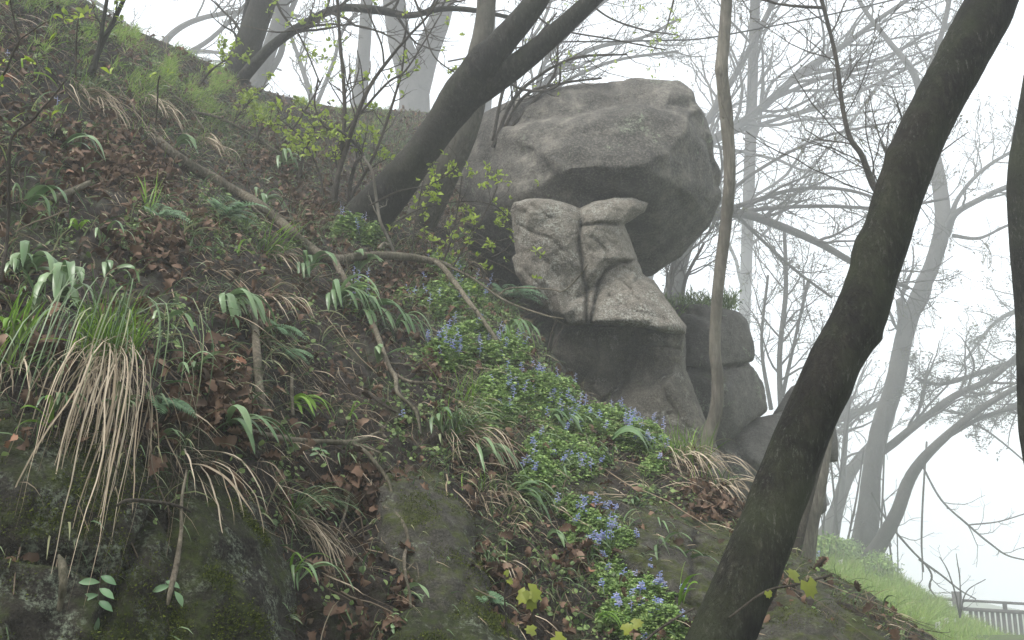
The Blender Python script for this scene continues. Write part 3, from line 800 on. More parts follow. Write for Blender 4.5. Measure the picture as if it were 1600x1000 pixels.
# cushions of moss standing up from the outcrops
def moss_tufts():
    g = np.random.default_rng(8); mb = MB()
    for o, dens in zip(OUT, (1, 1, .5, .35, .4, .8)):
        me = o.data; n = len(me.polygons)
        c = np.empty(n * 3, np.float32); me.polygons.foreach_get('center', c); c = c.reshape(-1, 3).astype(float)
        nn = np.empty(n * 3, np.float32); me.polygons.foreach_get('normal', nn); nn = nn.reshape(-1, 3).astype(float)
        x, y, d = proj(c)
        w = np.clip(nn[:, 2] + 0.25, 0, 1) * np.clip(fbm(c, 5, 4, 0.6, 3) * 3 + 0.1, 0, 1) * ((nn @ FW) < 0.3)
        k = g.choice(n, int(26000 * dens), p=w / w.sum())
        p = c[k] + g.normal(size=(len(k), 3)) * 0.006
        m = len(k)
        X = nrm(nn[k] + g.normal(size=(m, 3)) * 0.6); Y = nrm(np.cross(X, g.normal(size=(m, 3))))
        L = g.uniform(0.004, 0.010, m)[:, None]
        v = np.stack([p - Y * L * .25, p + Y * L * .25, p + X * L], 1)
        mb.add(v.reshape(-1, 3), None, np.arange(m * 3).reshape(-1, 3), np.repeat(g.random(m), 3))
    return mb.build('moss', M_MOSSY)
def _mm(nt, out):
    k = NT(nt); k.bsdf(k.ramp(k.attr(), [(0.0, (0.018, 0.024, 0.005)), (0.6, (0.055, 0.072, 0.012)), (1.0, (0.12, 0.145, 0.024))]), 0.9, None, 0.1, out)
M_MOSSY = mat('moss', _mm)
tag(moss_tufts(), None, None, None, 'stuff')

# ------------------------------------------------------------------ trees
M_BUD = mat('bud', lambda nt, out: NT(nt).bsdf((0.10, 0.105, 0.05), 0.7, None, 0.2, out))
def tree(label, limbs, m, loc, name='tree', group=None, sides=14, seg=6, amp=0.05, twigs=None, tm=None, seed=0, leaf=None, knots=()):
    """limbs: list of (part name, path). twigs: dict(len,count...) fine growth on the limbs"""
    far = lambda d: d if d < 12.5 else 12.5 + (d - 12.5) * 5.0
    loc = (loc[0], loc[1], far(loc[2]))
    limbs = [(pn, [(a, b, far(d), w) for a, b, d, w in path]) for pn, path in limbs]
    e = empty(name, P(*loc), label, 'tree', group)
    z = max(1.0, loc[2] / 11.0)
    res = []
    for i, (pn, path) in enumerate(limbs):
        mb = MB()
        pts, r = bigtube(mb, path, sides, seg, amp, 6.0, seed + i, knots if pn == 'trunk' else ())
        mb.build(pn, m, e)
        res.append((pn, pts, r))
    if twigs:
        g = np.random.default_rng(seed + 77)
        mb = MB(); bud_mb = MB()
        tips = []
        for pn, pts, r in res:
            if pn == 'trunk' and not twigs.get('trunk'): continue
            k = np.linspace(0, len(pts) - 1, 12).astype(int)
            L = np.linalg.norm(pts[-1] - pts[0])
            n1 = max(2, int(L / z * twigs.get('n1', 3) * 1.9))
            a, ra = grow(pts[None, k], r[None, k], n1, twigs.get('l1', 0.5), (25, 60), 0.45, 9, twigs.get('up', 0.05), twigs.get('wig', 0.16), 0.25, twigs.get('lmin', 0.8) * z, 0.25, g)
            ra = np.clip(ra, 0.004 * z, twigs.get('rmax', 0.02) * z)
            tubes(mb, a, ra, 4)
            b, rb = grow(a, ra, twigs.get('n2', 6), 0.5, (25, 60), 0.6, 7, twigs.get('up', 0.05), 0.2, 0.15, 0, 0.4, g)
            rb = np.clip(rb, 0.003 * z, 0.008 * z)
            tubes(mb, b, rb, 3)
            c, rc = grow(b, rb, twigs.get('n3', 4), 0.5, (30, 65), 0.7, 5, 0.03, 0.25, 0.15, 0, 0.6, g)
            rc = np.clip(rc, 0.0022 * z, 0.004 * z)
            tubes(mb, c, rc, 3)
            tips.append(c)
            if twigs.get('buds', True) and seed >= 50:
                tt = c[:, 1:].reshape(-1, 3); tt = tt[g.random(len(tt)) < 0.3]
                bud = bud_mb
                X = g.normal(size=tt.shape); hw = 0.012 * z
                a1 = nrm(X); a2 = nrm(np.cross(a1, g.normal(size=tt.shape))); sc_ = (g.uniform(0.6, 1.4, len(tt)) * hw)[:, None]
                vv = np.stack([tt, tt + (a1 + a2 * .6) * sc_, tt + a1 * sc_ * 2.4, tt + (a1 - a2 * .6) * sc_], 1)
                bud.add(vv.reshape(-1, 3), np.arange(len(tt) * 4).reshape(-1, 4))
        if mb.n:
            mb.build('crown', tm or m, e)
        if bud_mb.n: bud_mb.build('leaves', M_BUD, e, False)
        return e, np.concatenate(tips) if tips else None
    return e, None

# big leaning trunk in front on the right
tree('massive dark leaning trunk, closest to the camera, slanting up to the right corner', [
    ('trunk', [(1030, 1230, 3.25, 119.0), (1075, 1110, 3.35, 103.1), (1125, 1000, 3.45, 96.7), (1188, 850, 3.55, 88.8), (1245, 700, 3.65, 84.0), (1297, 580, 3.7, 79.3), (1340, 500, 3.75, 80.8), (1368, 420, 3.8, 73.8), (1403, 310, 3.85, 73.8), (1440, 210, 3.9, 73.8), (1492, 110, 3.95, 75.2),
               (1535, 30, 4.0, 78.3), (1570, -40, 4.05, 69.2), (1640, -180, 4.1, 60.2), (1720, -340, 4.15, 52.6)]),
    ('limb', [(1480, 150, 3.98, 30.1), (1500, 80, 4.03, 40.6), (1532, 0, 4.1, 42.1), (1560, -80, 4.2, 37.6), (1590, -220, 4.3, 33.1)])],
    M_BARK1, (1075, 1110, 3.35), sides=80, seg=40, amp=0.07, seed=5,
    knots=((1378, 532, 12, 0.014), (1330, 395, 14, 0.012), (1255, 870, 30, 0.01), (1300, 300, 25, 0.01), (1310, 605, 30, 0.012), (1340, 375, 16, 0.014), (1395, 240, 16, 0.012)))

# forked leaning tree over the boulder
tree('dark forked tree leaning right across the slope, in front of the overhanging boulder', [
    ('trunk', [(440, 520, 9.6, 95.9), (520, 400, 8.8, 83.1), (568, 345, 8.5, 71.7), (610, 300, 8.4, 62.6), (650, 250, 8.3, 53.7), (690, 195, 8.2, 52.5), (725, 145, 8.1, 63.7), (752, 108, 8.0, 54.8), (790, 60, 8.0, 42.9), (832, 10, 8.0, 37.0), (870, -50, 8.0, 34.1), (940, -160, 8.0, 29.6)]),
    ('limb', [(735, 150, 8.1, 44.5), (775, 122, 8.05, 42.9), (820, 92, 8.0, 35.5), (870, 50, 7.95, 31.2), (930, -5, 7.9, 26.7), (1010, -80, 7.9, 22.2)])],
    M_BARK2, (568, 345, 8.5), sides=40, seg=16, amp=0.06, seed=15, knots=((725, 80, 16, 0.03), (745, 75, 10, 0.02)),
    )
tree('slim grey-brown stem leaning behind the forked dark tree, left of the boulder', [
    ('trunk', [(610, 430, 9.6, 60), (655, 350, 9.5, 52), (690, 280, 9.4, 48), (722, 212, 9.4, 44), (740, 160, 9.5, 38), (745, 100, 9.6, 34), (758, 30, 9.7, 30), (763, -60, 9.8, 28)])],
    M_BARK5, (640, 350, 9.5), sides=24, seg=10, seed=18)
# slim trunk before the boulder
tree('slim pale trunk rising in front of the right side of the boulder', [
    ('trunk', [(1098, 740, 9.1, 24), (1106, 690, 9.1, 22), (1119, 640, 9.1, 20), (1121, 590, 9.15, 19), (1117, 540, 9.2, 18), (1122, 450, 9.2, 18), (1134, 350, 9.3, 19), (1140, 270, 9.3, 19), (1135, 180, 9.4, 20), (1128, 110, 9.4, 19), (1133, 40, 9.5, 18), (1137, -40, 9.5, 17), (1136, -160, 9.6, 15)])],
    M_BARK3, (1106, 690, 9.1), sides=18, seg=10, amp=0.10, seed=23, knots=((1124, 108, 8, 0.02),))
# upper left trees on the ridge
T = dict(n1=2.2, n2=6, n3=4, l1=0.45)
tree('dark brown tree with a leaning trunk and long drooping bough, on the upper left ridge', [
    ('trunk', [(330, 210, 12.2, 62), (352, 165, 12.2, 50), (372, 110, 12.2, 42), (395, 50, 12.2, 40), (415, -10, 12.2, 36), (440, -110, 12.2, 30)]),
    ('limb', [(372, 130, 12.0, 20), (400, 98, 11.8, 18), (430, 68, 11.6, 15), (480, 35, 11.4, 13), (530, 13, 11.3, 12), (590, 16, 11.2, 13), (640, 24, 11.2, 10), (690, 14, 11.2, 9), (740, 16, 11.2, 8), (800, 28, 11.2, 6)]),
    ('limb', [(350, 150, 12.3, 14), (372, 80, 12.4, 12), (385, 20, 12.4, 10), (400, -60, 12.4, 8)])],
    M_BARK2, (352, 165, 12.2), sides=18, seg=8, amp=0.08, twigs=dict(n1=2.5, n2=5, n3=3, l1=0.35), tm=M_TWIG, seed=30)
tree('pale misty trunk right behind the dark ridge tree with the drooping bough', [
    ('trunk', [(385, 170, 15.5, 34), (402, 130, 15.5, 26), (420, 80, 15.5, 24), (436, 30, 15.5, 22), (450, -40, 15.5, 20)]),
    ('limb', [(410, 130, 15.5, 12), (438, 85, 15.5, 10), (446, 40, 15.5, 9), (470, -20, 15.5, 8)])],
    M_BARK4, (385, 170, 15.5), twigs=dict(n1=2, n2=5, n3=3, l1=0.4), seed=33)
tree('faint straight trunk in the mist between the ridge trees and the great double trunk', [
    ('trunk', [(555, 220, 24, 30), (562, 150, 24, 24), (570, 60, 24, 20), (576, -60, 24, 18)])],
    M_BARK4, (555, 220, 24), seed=36)
tree('very faint thick double trunk deep in the mist above the ridge', [
    ('trunk', [(640, 240, 38, 56), (648, 160, 38, 48), (640, 110, 38, 44), (622, 50, 38, 36), (610, -60, 38, 34)]),
    ('limb', [(650, 140, 38, 44), (668, 80, 38, 38), (690, 20, 38, 32), (705, -60, 38, 30)])],
    M_BARK4, (640, 240, 38), seed=38)
tree('faint upright trunk seen just left of the fork of the leaning tree', [
    ('trunk', [(752, 200, 20, 28), (758, 120, 20, 25), (762, 50, 20, 24), (764, -60, 20, 22)])],
    M_BARK4, (752, 200, 20), seed=40)

# right background: the large tree on the grassy slope
tree('large grey tree with wavy trunk standing on the crest of the grassy slope', [
    ('trunk', [(1338, 905, 18.00, 51.6), (1346, 870, 18.00, 42.2), (1357, 800, 18.00, 34.4), (1362, 740, 18.00, 28.2), (1375, 670, 18.00, 28.2), (1398, 600, 18.00, 28.2), (1412, 530, 18.00, 26.6), (1432, 470, 18.00, 25.0), (1458, 410, 18.00, 23.5), (1473, 350, 18.00, 23.5), (1468, 290, 18.15, 21.9), (1455, 220, 18.30, 17.2), (1440, 155, 18.45, 12.5), (1425, 110, 18.45, 10.1), (1385, 60, 18.60, 7.8), (1345, 5, 18.75, 6.3), (1320, -60, 18.75, 5.5)]),
    ('limb', [(1402, 585, 18.00, 20), (1412, 510, 18.00, 18.8), (1406, 468, 18.00, 13.2)]),
    ('limb', [(1478, 365, 18.00, 15.6), (1492, 335, 17.85, 10.1), (1530, 312, 17.70, 8.6), (1580, 290, 17.55, 7.8), (1660, 270, 17.40, 6.3)]),
    ('limb', [(1485, 350, 18.00, 10.9), (1497, 310, 18.15, 6.3), (1540, 262, 18.30, 5.5), (1610, 220, 18.45, 4.7), (1700, 160, 18.60, 3.9)]),
    ('limb', [(1488, 368, 18.00, 6.3), (1530, 372, 17.85, 4.7), (1575, 352, 17.70, 3.9), (1640, 330, 17.55, 3.1)]),
    ('limb', [(1440, 165, 18.45, 9.4), (1452, 110, 18.60, 8.6), (1475, 40, 18.75, 7.8), (1490, -40, 18.90, 6.3)]),
    ('limb', [(1362, 716, 18.00, 12.5), (1392, 696, 18.00, 12.5), (1430, 665, 17.85, 11.8), (1490, 620, 17.70, 10.9), (1550, 590, 17.55, 9.4), (1620, 530, 17.40, 7.8), (1700, 480, 17.40, 6.3)]),
    ('limb', [(1432, 112, 18.45, 5.5), (1400, 100, 18.30, 4.7), (1330, 190, 18.00, 3.9), (1240, 290, 17.70, 3.1), (1180, 330, 17.40, 2.3)])],
    M_BARK4, (1346, 880, 18.00), sides=18, seg=8, amp=0.06, twigs=dict(n1=2.6, n2=6, n3=4, l1=0.38, up=0.03), seed=50)
tree('dark stem forking low and leaning right, from the same foot as the wavy grey tree', [
    ('trunk', [(1352, 885, 17.55, 32.0), (1378, 845, 17.55, 24.0), (1402, 800, 17.40, 20.8), (1418, 755, 17.40, 19.2), (1440, 720, 17.25, 16.0), (1480, 680, 17.10, 12.8), (1530, 640, 16.95, 10.4), (1600, 600, 16.80, 8.0), (1690, 560, 16.65, 6.4)]),
    ('limb', [(1480, 682, 17.10, 7.2), (1540, 650, 16.95, 6.4), (1600, 636, 16.80, 4.8), (1680, 630, 16.80, 4.0)])],
    M_BARK4, (1352, 885, 17.55), twigs=dict(n1=2.6, n2=6, n3=3, l1=0.35, up=-0.03), seed=53)
tree('dark tree stem leaning left of the wavy grey trunk, behind the big leaning trunk', [
    ('trunk', [(1268, 870, 19.80, 42), (1290, 845, 19.80, 36), (1306, 800, 19.80, 22), (1322, 750, 19.95, 20), (1345, 715, 20.10, 17), (1385, 670, 20.25, 13), (1398, 630, 20.40, 8)]),
    ('limb', [(1290, 860, 19.80, 16), (1312, 790, 19.65, 11), (1318, 720, 19.50, 9), (1324, 640, 19.50, 7), (1330, 540, 19.50, 5)]),
    ('limb', [(1290, 790, 19.80, 14), (1262, 700, 19.95, 16), (1300, 660, 20.10, 13), (1350, 640, 20.25, 10), (1400, 620, 20.40, 7)])],
    M_BARK4, (1290, 855, 19.80), twigs=dict(n1=3, n2=5, n3=3, l1=0.4), seed=56)
tree('pale straight stem just right of the big leaning trunk near its foot', [
    ('trunk', [(1258, 880, 10.5, 30), (1266, 820, 10.5, 26), (1278, 770, 10.5, 22), (1290, 700, 10.6, 18), (1300, 620, 10.7, 16), (1306, 500, 10.8, 12)])],
    M_BARK3, (1262, 870, 10.5), seed=57)
tree('dark trunk cut by the right edge, hanging in from above', [
    ('trunk', [(1640, 1000, 6.2, 26), (1625, 800, 6.1, 24), (1611, 705, 6.05, 26), (1609, 650, 6.0, 34), (1612, 500, 6.0, 46), (1606, 400, 6.0, 50), (1600, 320, 6.0, 48), (1602, 260, 6.0, 48), (1610, 180, 6.0, 38), (1622, 100, 6.0, 36), (1640, -60, 6.0, 34)])],
    M_BARK1, (1640, 1000, 6.2), sides=30, seg=12, seed=58)
tree('thin S-curved stem climbing between the slim pale trunk and the big leaning trunk', [
    ('trunk', [(1235, 900, 8.4, 18), (1262, 780, 8.5, 16), (1312, 600, 8.7, 14), (1362, 450, 8.8, 13), (1392, 350, 8.9, 12), (1382, 314, 9.0, 11), (1366, 292, 9.0, 11), (1356, 268, 9.0, 10), (1345, 240, 9.0, 9), (1328, 215, 9.0, 8), (1316, 165, 9.0, 7), (1308, 100, 9.0, 6.5), (1297, 50, 9.0, 6), (1284, 0, 9.0, 6), (1270, -60, 9.0, 5)]),
    ('limb', [(1286, 12, 9.0, 5), (1250, 10, 9.0, 4.5), (1215, 6, 9.0, 3.5), (1180, -4, 9.0, 3)])],
    M_TWIG, (1235, 900, 8.4), twigs=dict(n1=2.2, n2=4, n3=3, l1=0.22, trunk=True, rmax=.007), seed=59)

def bough(label, paths, d0=None, tw=None, m=M_BARK4, seed=0, foot=None):
    return tree(label, [('trunk' if i == 0 else 'limb', p) for i, p in enumerate(paths)], m, foot or tuple(paths[0][0][:3]), sides=10, seg=6, twigs=tw or dict(n1=2.5, n2=6, n3=4, l1=0.35, trunk=True), seed=seed)
# misty trees standing beyond the boulder, their bare boughs fanning out to the right
bough('misty bare tree whose two boughs fan up rightwards from behind the boulder top', [
    [(960, 640, 19, 34), (1000, 470, 19, 26), (1040, 320, 19, 18), (1095, 235, 19, 14), (1150, 200, 19, 14), (1200, 160, 19, 13), (1255, 112, 19, 12), (1320, 70, 19, 9), (1380, 25, 19, 7), (1450, -20, 19, 6)],
    [(1050, 310, 19, 12), (1105, 190, 19, 11), (1150, 115, 19, 10), (1185, 50, 19, 9), (1215, -10, 19, 8)],
    [(1200, 158, 19, 7), (1290, 120, 19, 6), (1370, 100, 19, 5), (1450, 50, 19, 4)],
    [(1130, 212, 19, 7), (1250, 175, 19, 6), (1350, 140, 19, 5), (1470, 80, 19, 4)]], seed=90)
bough('misty bare tree with level boughs crossing right of the overhanging boulder', [
    [(1010, 720, 16, 40), (1030, 560, 16, 32), (1060, 420, 16, 26), (1090, 350, 16, 20), (1150, 333, 16, 15), (1210, 350, 16, 13), (1280, 380, 16, 11), (1350, 420, 16, 9), (1420, 450, 16, 6)],
    [(1100, 345, 16, 10), (1180, 328, 16, 7), (1280, 322, 16, 6), (1390, 325, 16, 5), (1480, 310, 16, 4)],
    [(1130, 330, 16, 9), (1190, 310, 16, 7), (1250, 295, 16, 6), (1330, 298, 16, 5), (1420, 330, 16, 4)],
    [(1080, 380, 16, 10), (1140, 300, 16, 6), (1220, 245, 16, 5), (1300, 210, 16, 4), (1400, 190, 16, 3)],
    [(1150, 335, 16, 6), (1180, 365, 16, 5), (1240, 420, 16, 4.5), (1300, 465, 16, 4)]], seed=93)
bough('very faint pale trunk far in the mist right of the slim pale trunk', [
    [(1160, 620, 34, 20), (1164, 480, 34, 18), (1170, 300, 34, 18), (1176, 120, 34, 16), (1182, -60, 34, 15)]], tw=dict(n1=1.2, n2=5, n3=4, l1=0.3, trunk=True), seed=96)
bough('faint bare sapling with upright stems in the mist behind the two-tiered boulder', [
    [(1222, 680, 17, 9), (1218, 560, 17, 8), (1228, 450, 17, 7), (1225, 350, 17, 5)],
    [(1222, 620, 17, 7), (1240, 540, 17, 5), (1262, 440, 17, 4)],
    [(1205, 640, 17, 7), (1190, 540, 17, 5), (1200, 430, 17, 4)]], seed=98)
bough('dark bare shrub rising behind the ledge below the overhang, right of the pillar', [
    [(1046, 500, 14, 9), (1046, 460, 14, 8), (1052, 410, 14, 6), (1080, 350, 14, 4)],
    [(1066, 500, 14, 8), (1070, 440, 14, 6), (1100, 380, 14, 4)]], tw=dict(n1=5, n2=6, n3=4, l1=0.5, trunk=True), seed=99)
bough('misty bare tree with ascending boughs above the left end of the boulder', [
    [(800, 260, 17, 16), (830, 170, 17, 13), (870, 110, 17, 10), (930, 75, 17, 7), (1000, 60, 17, 5), (1060, 30, 17, 4)],
    [(835, 165, 17, 8), (850, 100, 17, 7), (900, 40, 17, 6), (960, -10, 17, 4)],
    [(830, 175, 17, 7), (880, 130, 17, 6), (960, 95, 17, 5), (1060, 80, 17, 4)],
    [(820, 190, 17, 7), (805, 110, 17, 6), (850, 30, 17, 5), (870, -30, 17, 4)]], seed=101)
bough('faint bare tree with arching boughs over the open sky left of the dark ridge tree', [
    [(225, 190, 18, 16), (238, 110, 18, 13), (262, 60, 18, 10), (310, 30, 18, 8), (390, 18, 18, 6), (470, 25, 18, 4)],
    [(236, 120, 18, 9), (270, 95, 18, 8), (330, 60, 18, 7), (400, -10, 18, 5)],
    [(230, 130, 18, 9), (215, 60, 18, 7), (160, 10, 18, 6), (90, -30, 18, 5)],
    [(240, 105, 18, 8), (300, 80, 18, 6), (380, 90, 18, 4), (440, 110, 18, 3)]], tw=dict(n1=1.6, n2=5, n3=3, l1=0.35, trunk=True), seed=104)
bough('faint bare thicket tree on the misty ridge behind the leafy shrub', [
    [(500, 260, 20, 14), (490, 170, 20, 10), (470, 100, 20, 7), (450, 40, 20, 5), (440, -20, 20, 4)],
    [(492, 170, 20, 7), (520, 100, 20, 6), (540, 40, 20, 5), (600, -20, 20, 4)]], tw=dict(n1=2.0, n2=6, n3=4, l1=0.45, trunk=True), seed=107)

# ------------------------------------------------------------------ small-plant helpers
def inst(mb, V, q, t, pos, X, Z, sc, c=None):
    """copies of a small template: X = its length axis, Z = its face normal"""
    M = len(pos); K = len(V)
    if M == 0: return
    X = nrm(X); Z = nrm(Z - (Z * X).sum(-1, keepdims=True) * X); Y = np.cross(Z, X)
    sc = np.broadcast_to(np.asarray(sc, float).reshape(-1, 1) if np.ndim(sc) < 2 else sc, (M, 3) if np.ndim(sc) == 2 else (M, 1))
    S = V[None] * (sc[:, None, :])
    w = pos[:, None] + S[..., 0:1] * X[:, None] + S[..., 1:2] * Y[:, None] + S[..., 2:3] * Z[:, None]
    o = (np.arange(M) * K)[:, None, None]
    Q = (np.array(q)[None] + o).reshape(-1, 4) if q is not None and len(q) else None
    T = (np.array(t)[None] + o).reshape(-1, 3) if t is not None and len(t) else None
    if c is None: c = rng.random(M)
    mb.add(w.reshape(-1, 3), Q, T, np.repeat(np.broadcast_to(c, (M,)), K))

def strip(widths, curl=0.5, bend=0.2, wave=0.0):
    n = len(widths); x = np.linspace(0, 1, n); V = []
    for i in range(n):
        w = widths[i] / 2
        zc = bend * math.sin(x[i] * math.pi) - wave * 0.5 * math.sin(x[i] * 7)
        V += [(x[i], -w, zc + curl * w + wave * math.sin(x[i] * 11)), (x[i], 0, zc), (x[i], w, zc + curl * w - wave * math.sin(x[i] * 9))]
    return np.array(V), gridfaces(n, 3)
OAKS = [strip([.03, .22, .42, .26, .58, .34, .62, .40, .46, .12], c, b, w) for c, b, w in ((0.5, 0.12, 0.03), (1.1, 0.25, 0.05), (-0.8, -0.2, 0.06), (0.2, 0.35, 0.04), (1.6, -0.1, 0.03))]
OVAL = [strip([.04, .36, .5, .40, .03], c, b) for c, b in ((0.4, 0.1), (0.7, 0.2), (-0.3, 0.15))]
ROUND = [strip([.3, .85, .95, .7, .1], c, b) for c, b in ((0.25, 0.08), (-0.2, 0.1))]
LANCE = [strip([.03, .16, .2, .15, .02], 0.3, 0.08)]

def maple(curl=0.25):
    """palmate five-lobed leaf, base at origin"""
    ang = np.radians([-128, -100, -72, -50, -30, -12, 0, 12, 30, 50, 72, 100, 128])
    rad = np.array([.50, .52, .72, .62, .95, .84, 1.12, .84, .95, .62, .72, .52, .50])
    out = [(0.0, 0.0, 0.0)]
    mid = []
    for a, r in zip(ang, rad): mid.append((r * .5 * math.cos(a), r * .5 * math.sin(a), 0.04))
    for a, r in zip(ang, rad): out.append((r * math.cos(a), r * math.sin(a), -curl * r * r * .5))
    V = np.array([out[0]] + mid + out[1:])
    n = len(ang)
    t = [[0, 1 + i, 2 + i] for i in range(n - 1)]
    q = [[1 + i, 1 + n + i, 2 + n + i, 2 + i] for i in range(n - 1)]
    return V * 0.62, q, t
MAPLE = maple()

def blades(mb, base, d, L, wd, droop, G, N=8, prof=None, fold=0.0, side=None, c=None, wig=0.03, tw=0.0):
    """arching leaves: integrate a curve from base along d, bending towards G"""
    M = len(base)
    if M == 0: return None
    L = np.broadcast_to(L, (M,)); wd = np.broadcast_to(wd, (M,)); droop = np.broadcast_to(droop, (M,))
    G = np.broadcast_to(G, (M, 3))
    d = nrm(d); st = (L / (N - 1))[:, None]
    pts = np.zeros((M, N, 3)); pts[:, 0] = base
    if side is None:
        side = nrm(np.cross(d, nrm(G + rng.normal(size=(M, 3)) * 0.35)))
    for k in range(1, N):
        pts[:, k] = pts[:, k - 1] + d * st
        d = nrm(d + G * (droop / (N - 1))[:, None] * (1.6 * k / N + 0.2) + rng.normal(size=(M, 3)) * wig)
    if prof is None: prof = np.array([0.6, 0.9, 1, 1, 0.95, 0.8, 0.5, 0.06])
    prof = np.interp(np.linspace(0, 1, N), np.linspace(0, 1, len(prof)), prof)
    tan = nrm(np.gradient(pts, axis=1))
    S = nrm(side[:, None] - (side[:, None] * tan).sum(-1, keepdims=True) * tan)
    if tw:
        a = (rng.normal(size=(M, 1)) * tw * np.linspace(0, 1, N))[..., None]
        S = nrm(S * np.cos(a) + np.cross(tan, S) * np.sin(a))
    nn = np.cross(S, tan)
    w = (wd[:, None] * prof[None] / 2)[..., None]
    if c is None: c = rng.random(M)
    if fold:
        v = np.stack([pts - S * w + nn * w * fold, pts, pts + S * w + nn * w * fold], 2)
        f = gridfaces(N, 3); K = 3 * N
    else:
        v = np.stack([pts - S * w, pts + S * w], 2)
        f = gridfaces(N, 2); K = 2 * N
    mb.add(v.reshape(-1, 3), (f[None] + (np.arange(M) * K)[:, None, None]).reshape(-1, 4), None, np.repeat(np.broadcast_to(c, (M,)), K))
    return pts

DN = np.array([0, 0, -1.0])
def downhill(n):
    return nrm(DN + n * n[..., 2:3])

# ------------------------------------------------------------------ leaf materials
M_DEAD = leafmat('dead_leaf', [(0.0, (0.030, 0.018, 0.012)), (0.35, (0.085, 0.048, 0.032)), (0.65, (0.15, 0.090, 0.060)), (0.88, (0.24, 0.16, 0.115)), (1.0, (0.30, 0.11, 0.055))], 0.75, 0.12, 0.2, 40)
M_STRAW = leafmat('straw', [(0.0, (0.15, 0.115, 0.075)), (0.5, (0.36, 0.285, 0.20)), (1.0, (0.58, 0.49, 0.37))], 0.6, 0.15, 0.3, 20)
M_DEBRIS = leafmat('twig_and_straw', [(0.0, (0.022, 0.016, 0.012)), (0.55, (0.06, 0.045, 0.033)), (0.8, (0.13, 0.10, 0.072)), (1.0, (0.30, 0.235, 0.16))], 0.8, 0.0, 0.2, 40)
M_UNDER = leafmat('small_green_leaf', [(0.0, (0.047, 0.081, 0.027)), (0.5, (0.115, 0.189, 0.054)), (1.0, (0.230, 0.317, 0.101))], 0.5, 0.25, 0.35)
M_CORY = leafmat('fresh_green_leaf', [(0.0, (0.07, 0.145, 0.035)), (0.5, (0.19, 0.315, 0.085)), (1.0, (0.36, 0.48, 0.16))], 0.5, 0.3, 0.3)
M_STRAP = leafmat('strap_leaf', [(0.0, (0.055, 0.12, 0.04)), (0.5, (0.12, 0.21, 0.085)), (1.0, (0.22, 0.32, 0.155))], 0.38, 0.2, 0.5, 25)
M_BLADE = leafmat('grass_blade', [(0.0, (0.08, 0.17, 0.015)), (0.5, (0.15, 0.29, 0.03)), (1.0, (0.24, 0.40, 0.05))], 0.45, 0.35, 0.4)
M_TURFB = leafmat('turf_blade', [(0.0, (0.144, 0.245, 0.043)), (0.5, (0.245, 0.389, 0.072)), (0.85, (0.360, 0.490, 0.115)), (1.0, (0.374, 0.346, 0.187))], 0.5, 0.35, 0.3)
M_DULL = leafmat('dull_blade', [(0.0, (0.052, 0.104, 0.039)), (0.6, (0.130, 0.202, 0.091)), (1.0, (0.325, 0.312, 0.169))], 0.5, 0.2, 0.4)
M_SPRING = leafmat('spring_leaf', [(0.0, (0.20, 0.29, 0.03)), (0.5, (0.31, 0.42, 0.045)), (1.0, (0.42, 0.52, 0.08))], 0.45, 0.45, 0.3, 5)
M_FERN = leafmat('fern_leaf', [(0.0, (0.066, 0.143, 0.066)), (1.0, (0.165, 0.286, 0.143))], 0.5, 0.25, 0.35)
M_BLUE = leafmat('blue_petal', [(0.0, (0.30, 0.35, 0.74)), (0.6, (0.418, 0.506, 0.800)), (1.0, (0.660, 0.616, 0.800))], 0.5, 0.3, 0.2, 3)
M_MISTLEAF = leafmat('evergreen_leaf', [(0.0, (0.035, 0.045, 0.03)), (1.0, (0.06, 0.075, 0.045))], 0.5, 0.1, 0.4)
M_WHITE = leafmat('white_petal', [(0.0, (0.55, 0.56, 0.50)), (1.0, (0.75, 0.76, 0.70))], 0.5, 0.3, 0.2, 3)

# ------------------------------------------------------------------ ground litter
def blobs(px, py, bl, base=0.0):
    w = np.full(px.shape, float(base))
    for (x, y, rx, ry, a) in bl:
        w = w + a * np.exp(-(((px - x) / rx) ** 2 + ((py - y) / ry) ** 2))
    return w
INF = lambda px, py: ((px > -430) & (px < 1560) & (py < 1150) & (py > -80)) * 1.0

def clump(px, py, s=60.0, seed=0):
    return np.clip(fbm(np.stack([px / s, py / s, px * 0], -1), 1, 3, 0.5, seed) * 2.2 + 0.5, 0, 1.4)

LEAFMAP = [(60, 250, 70, 50, 1.6), (215, 275, 55, 25, 3.0), (160, 240, 50, 25, 2.5), (240, 385, 50, 40, 2.2), (320, 620, 45, 45, 3.2), (300, 575, 20, 15, 4), (540, 765, 75, 28, 4.5), (600, 785, 25, 20, 5), (360, 650, 30, 25, 3),
           (640, 415, 40, 30, 2.6), (600, 440, 30, 20, 2.5), (500, 345, 30, 30, 2.5), (1110, 790, 50, 25, 2.2), (780, 715, 20, 15, 4), (880, 880, 30, 35, 2.2), (760, 905, 30, 45, 2.0), (660, 575, 18, 12, 3), (590, 910, 50, 35, 1.8),
           (830, 960, 40, 40, 1.6), (20, 520, 40, 60, 0.8), (430, 260, 60, 30, 1.2), (400, 480, 18, 30, 2.2), (60, 560, 50, 20, 1.2), (910, 700, 20, 30, 1.5), (600, 985, 60, 20, 1.5), (420, 205, 60, 20, 0.8)]
p, n = bank.scatter(10500, lambda x, y: INF(x, y) * blobs(x, y, LEAFMAP, 0.16) * (0.3 + clump(x, y, 40, 5)))
mb = MB()
M_ = len(p)
k = rng.integers(0, len(OAKS), M_)
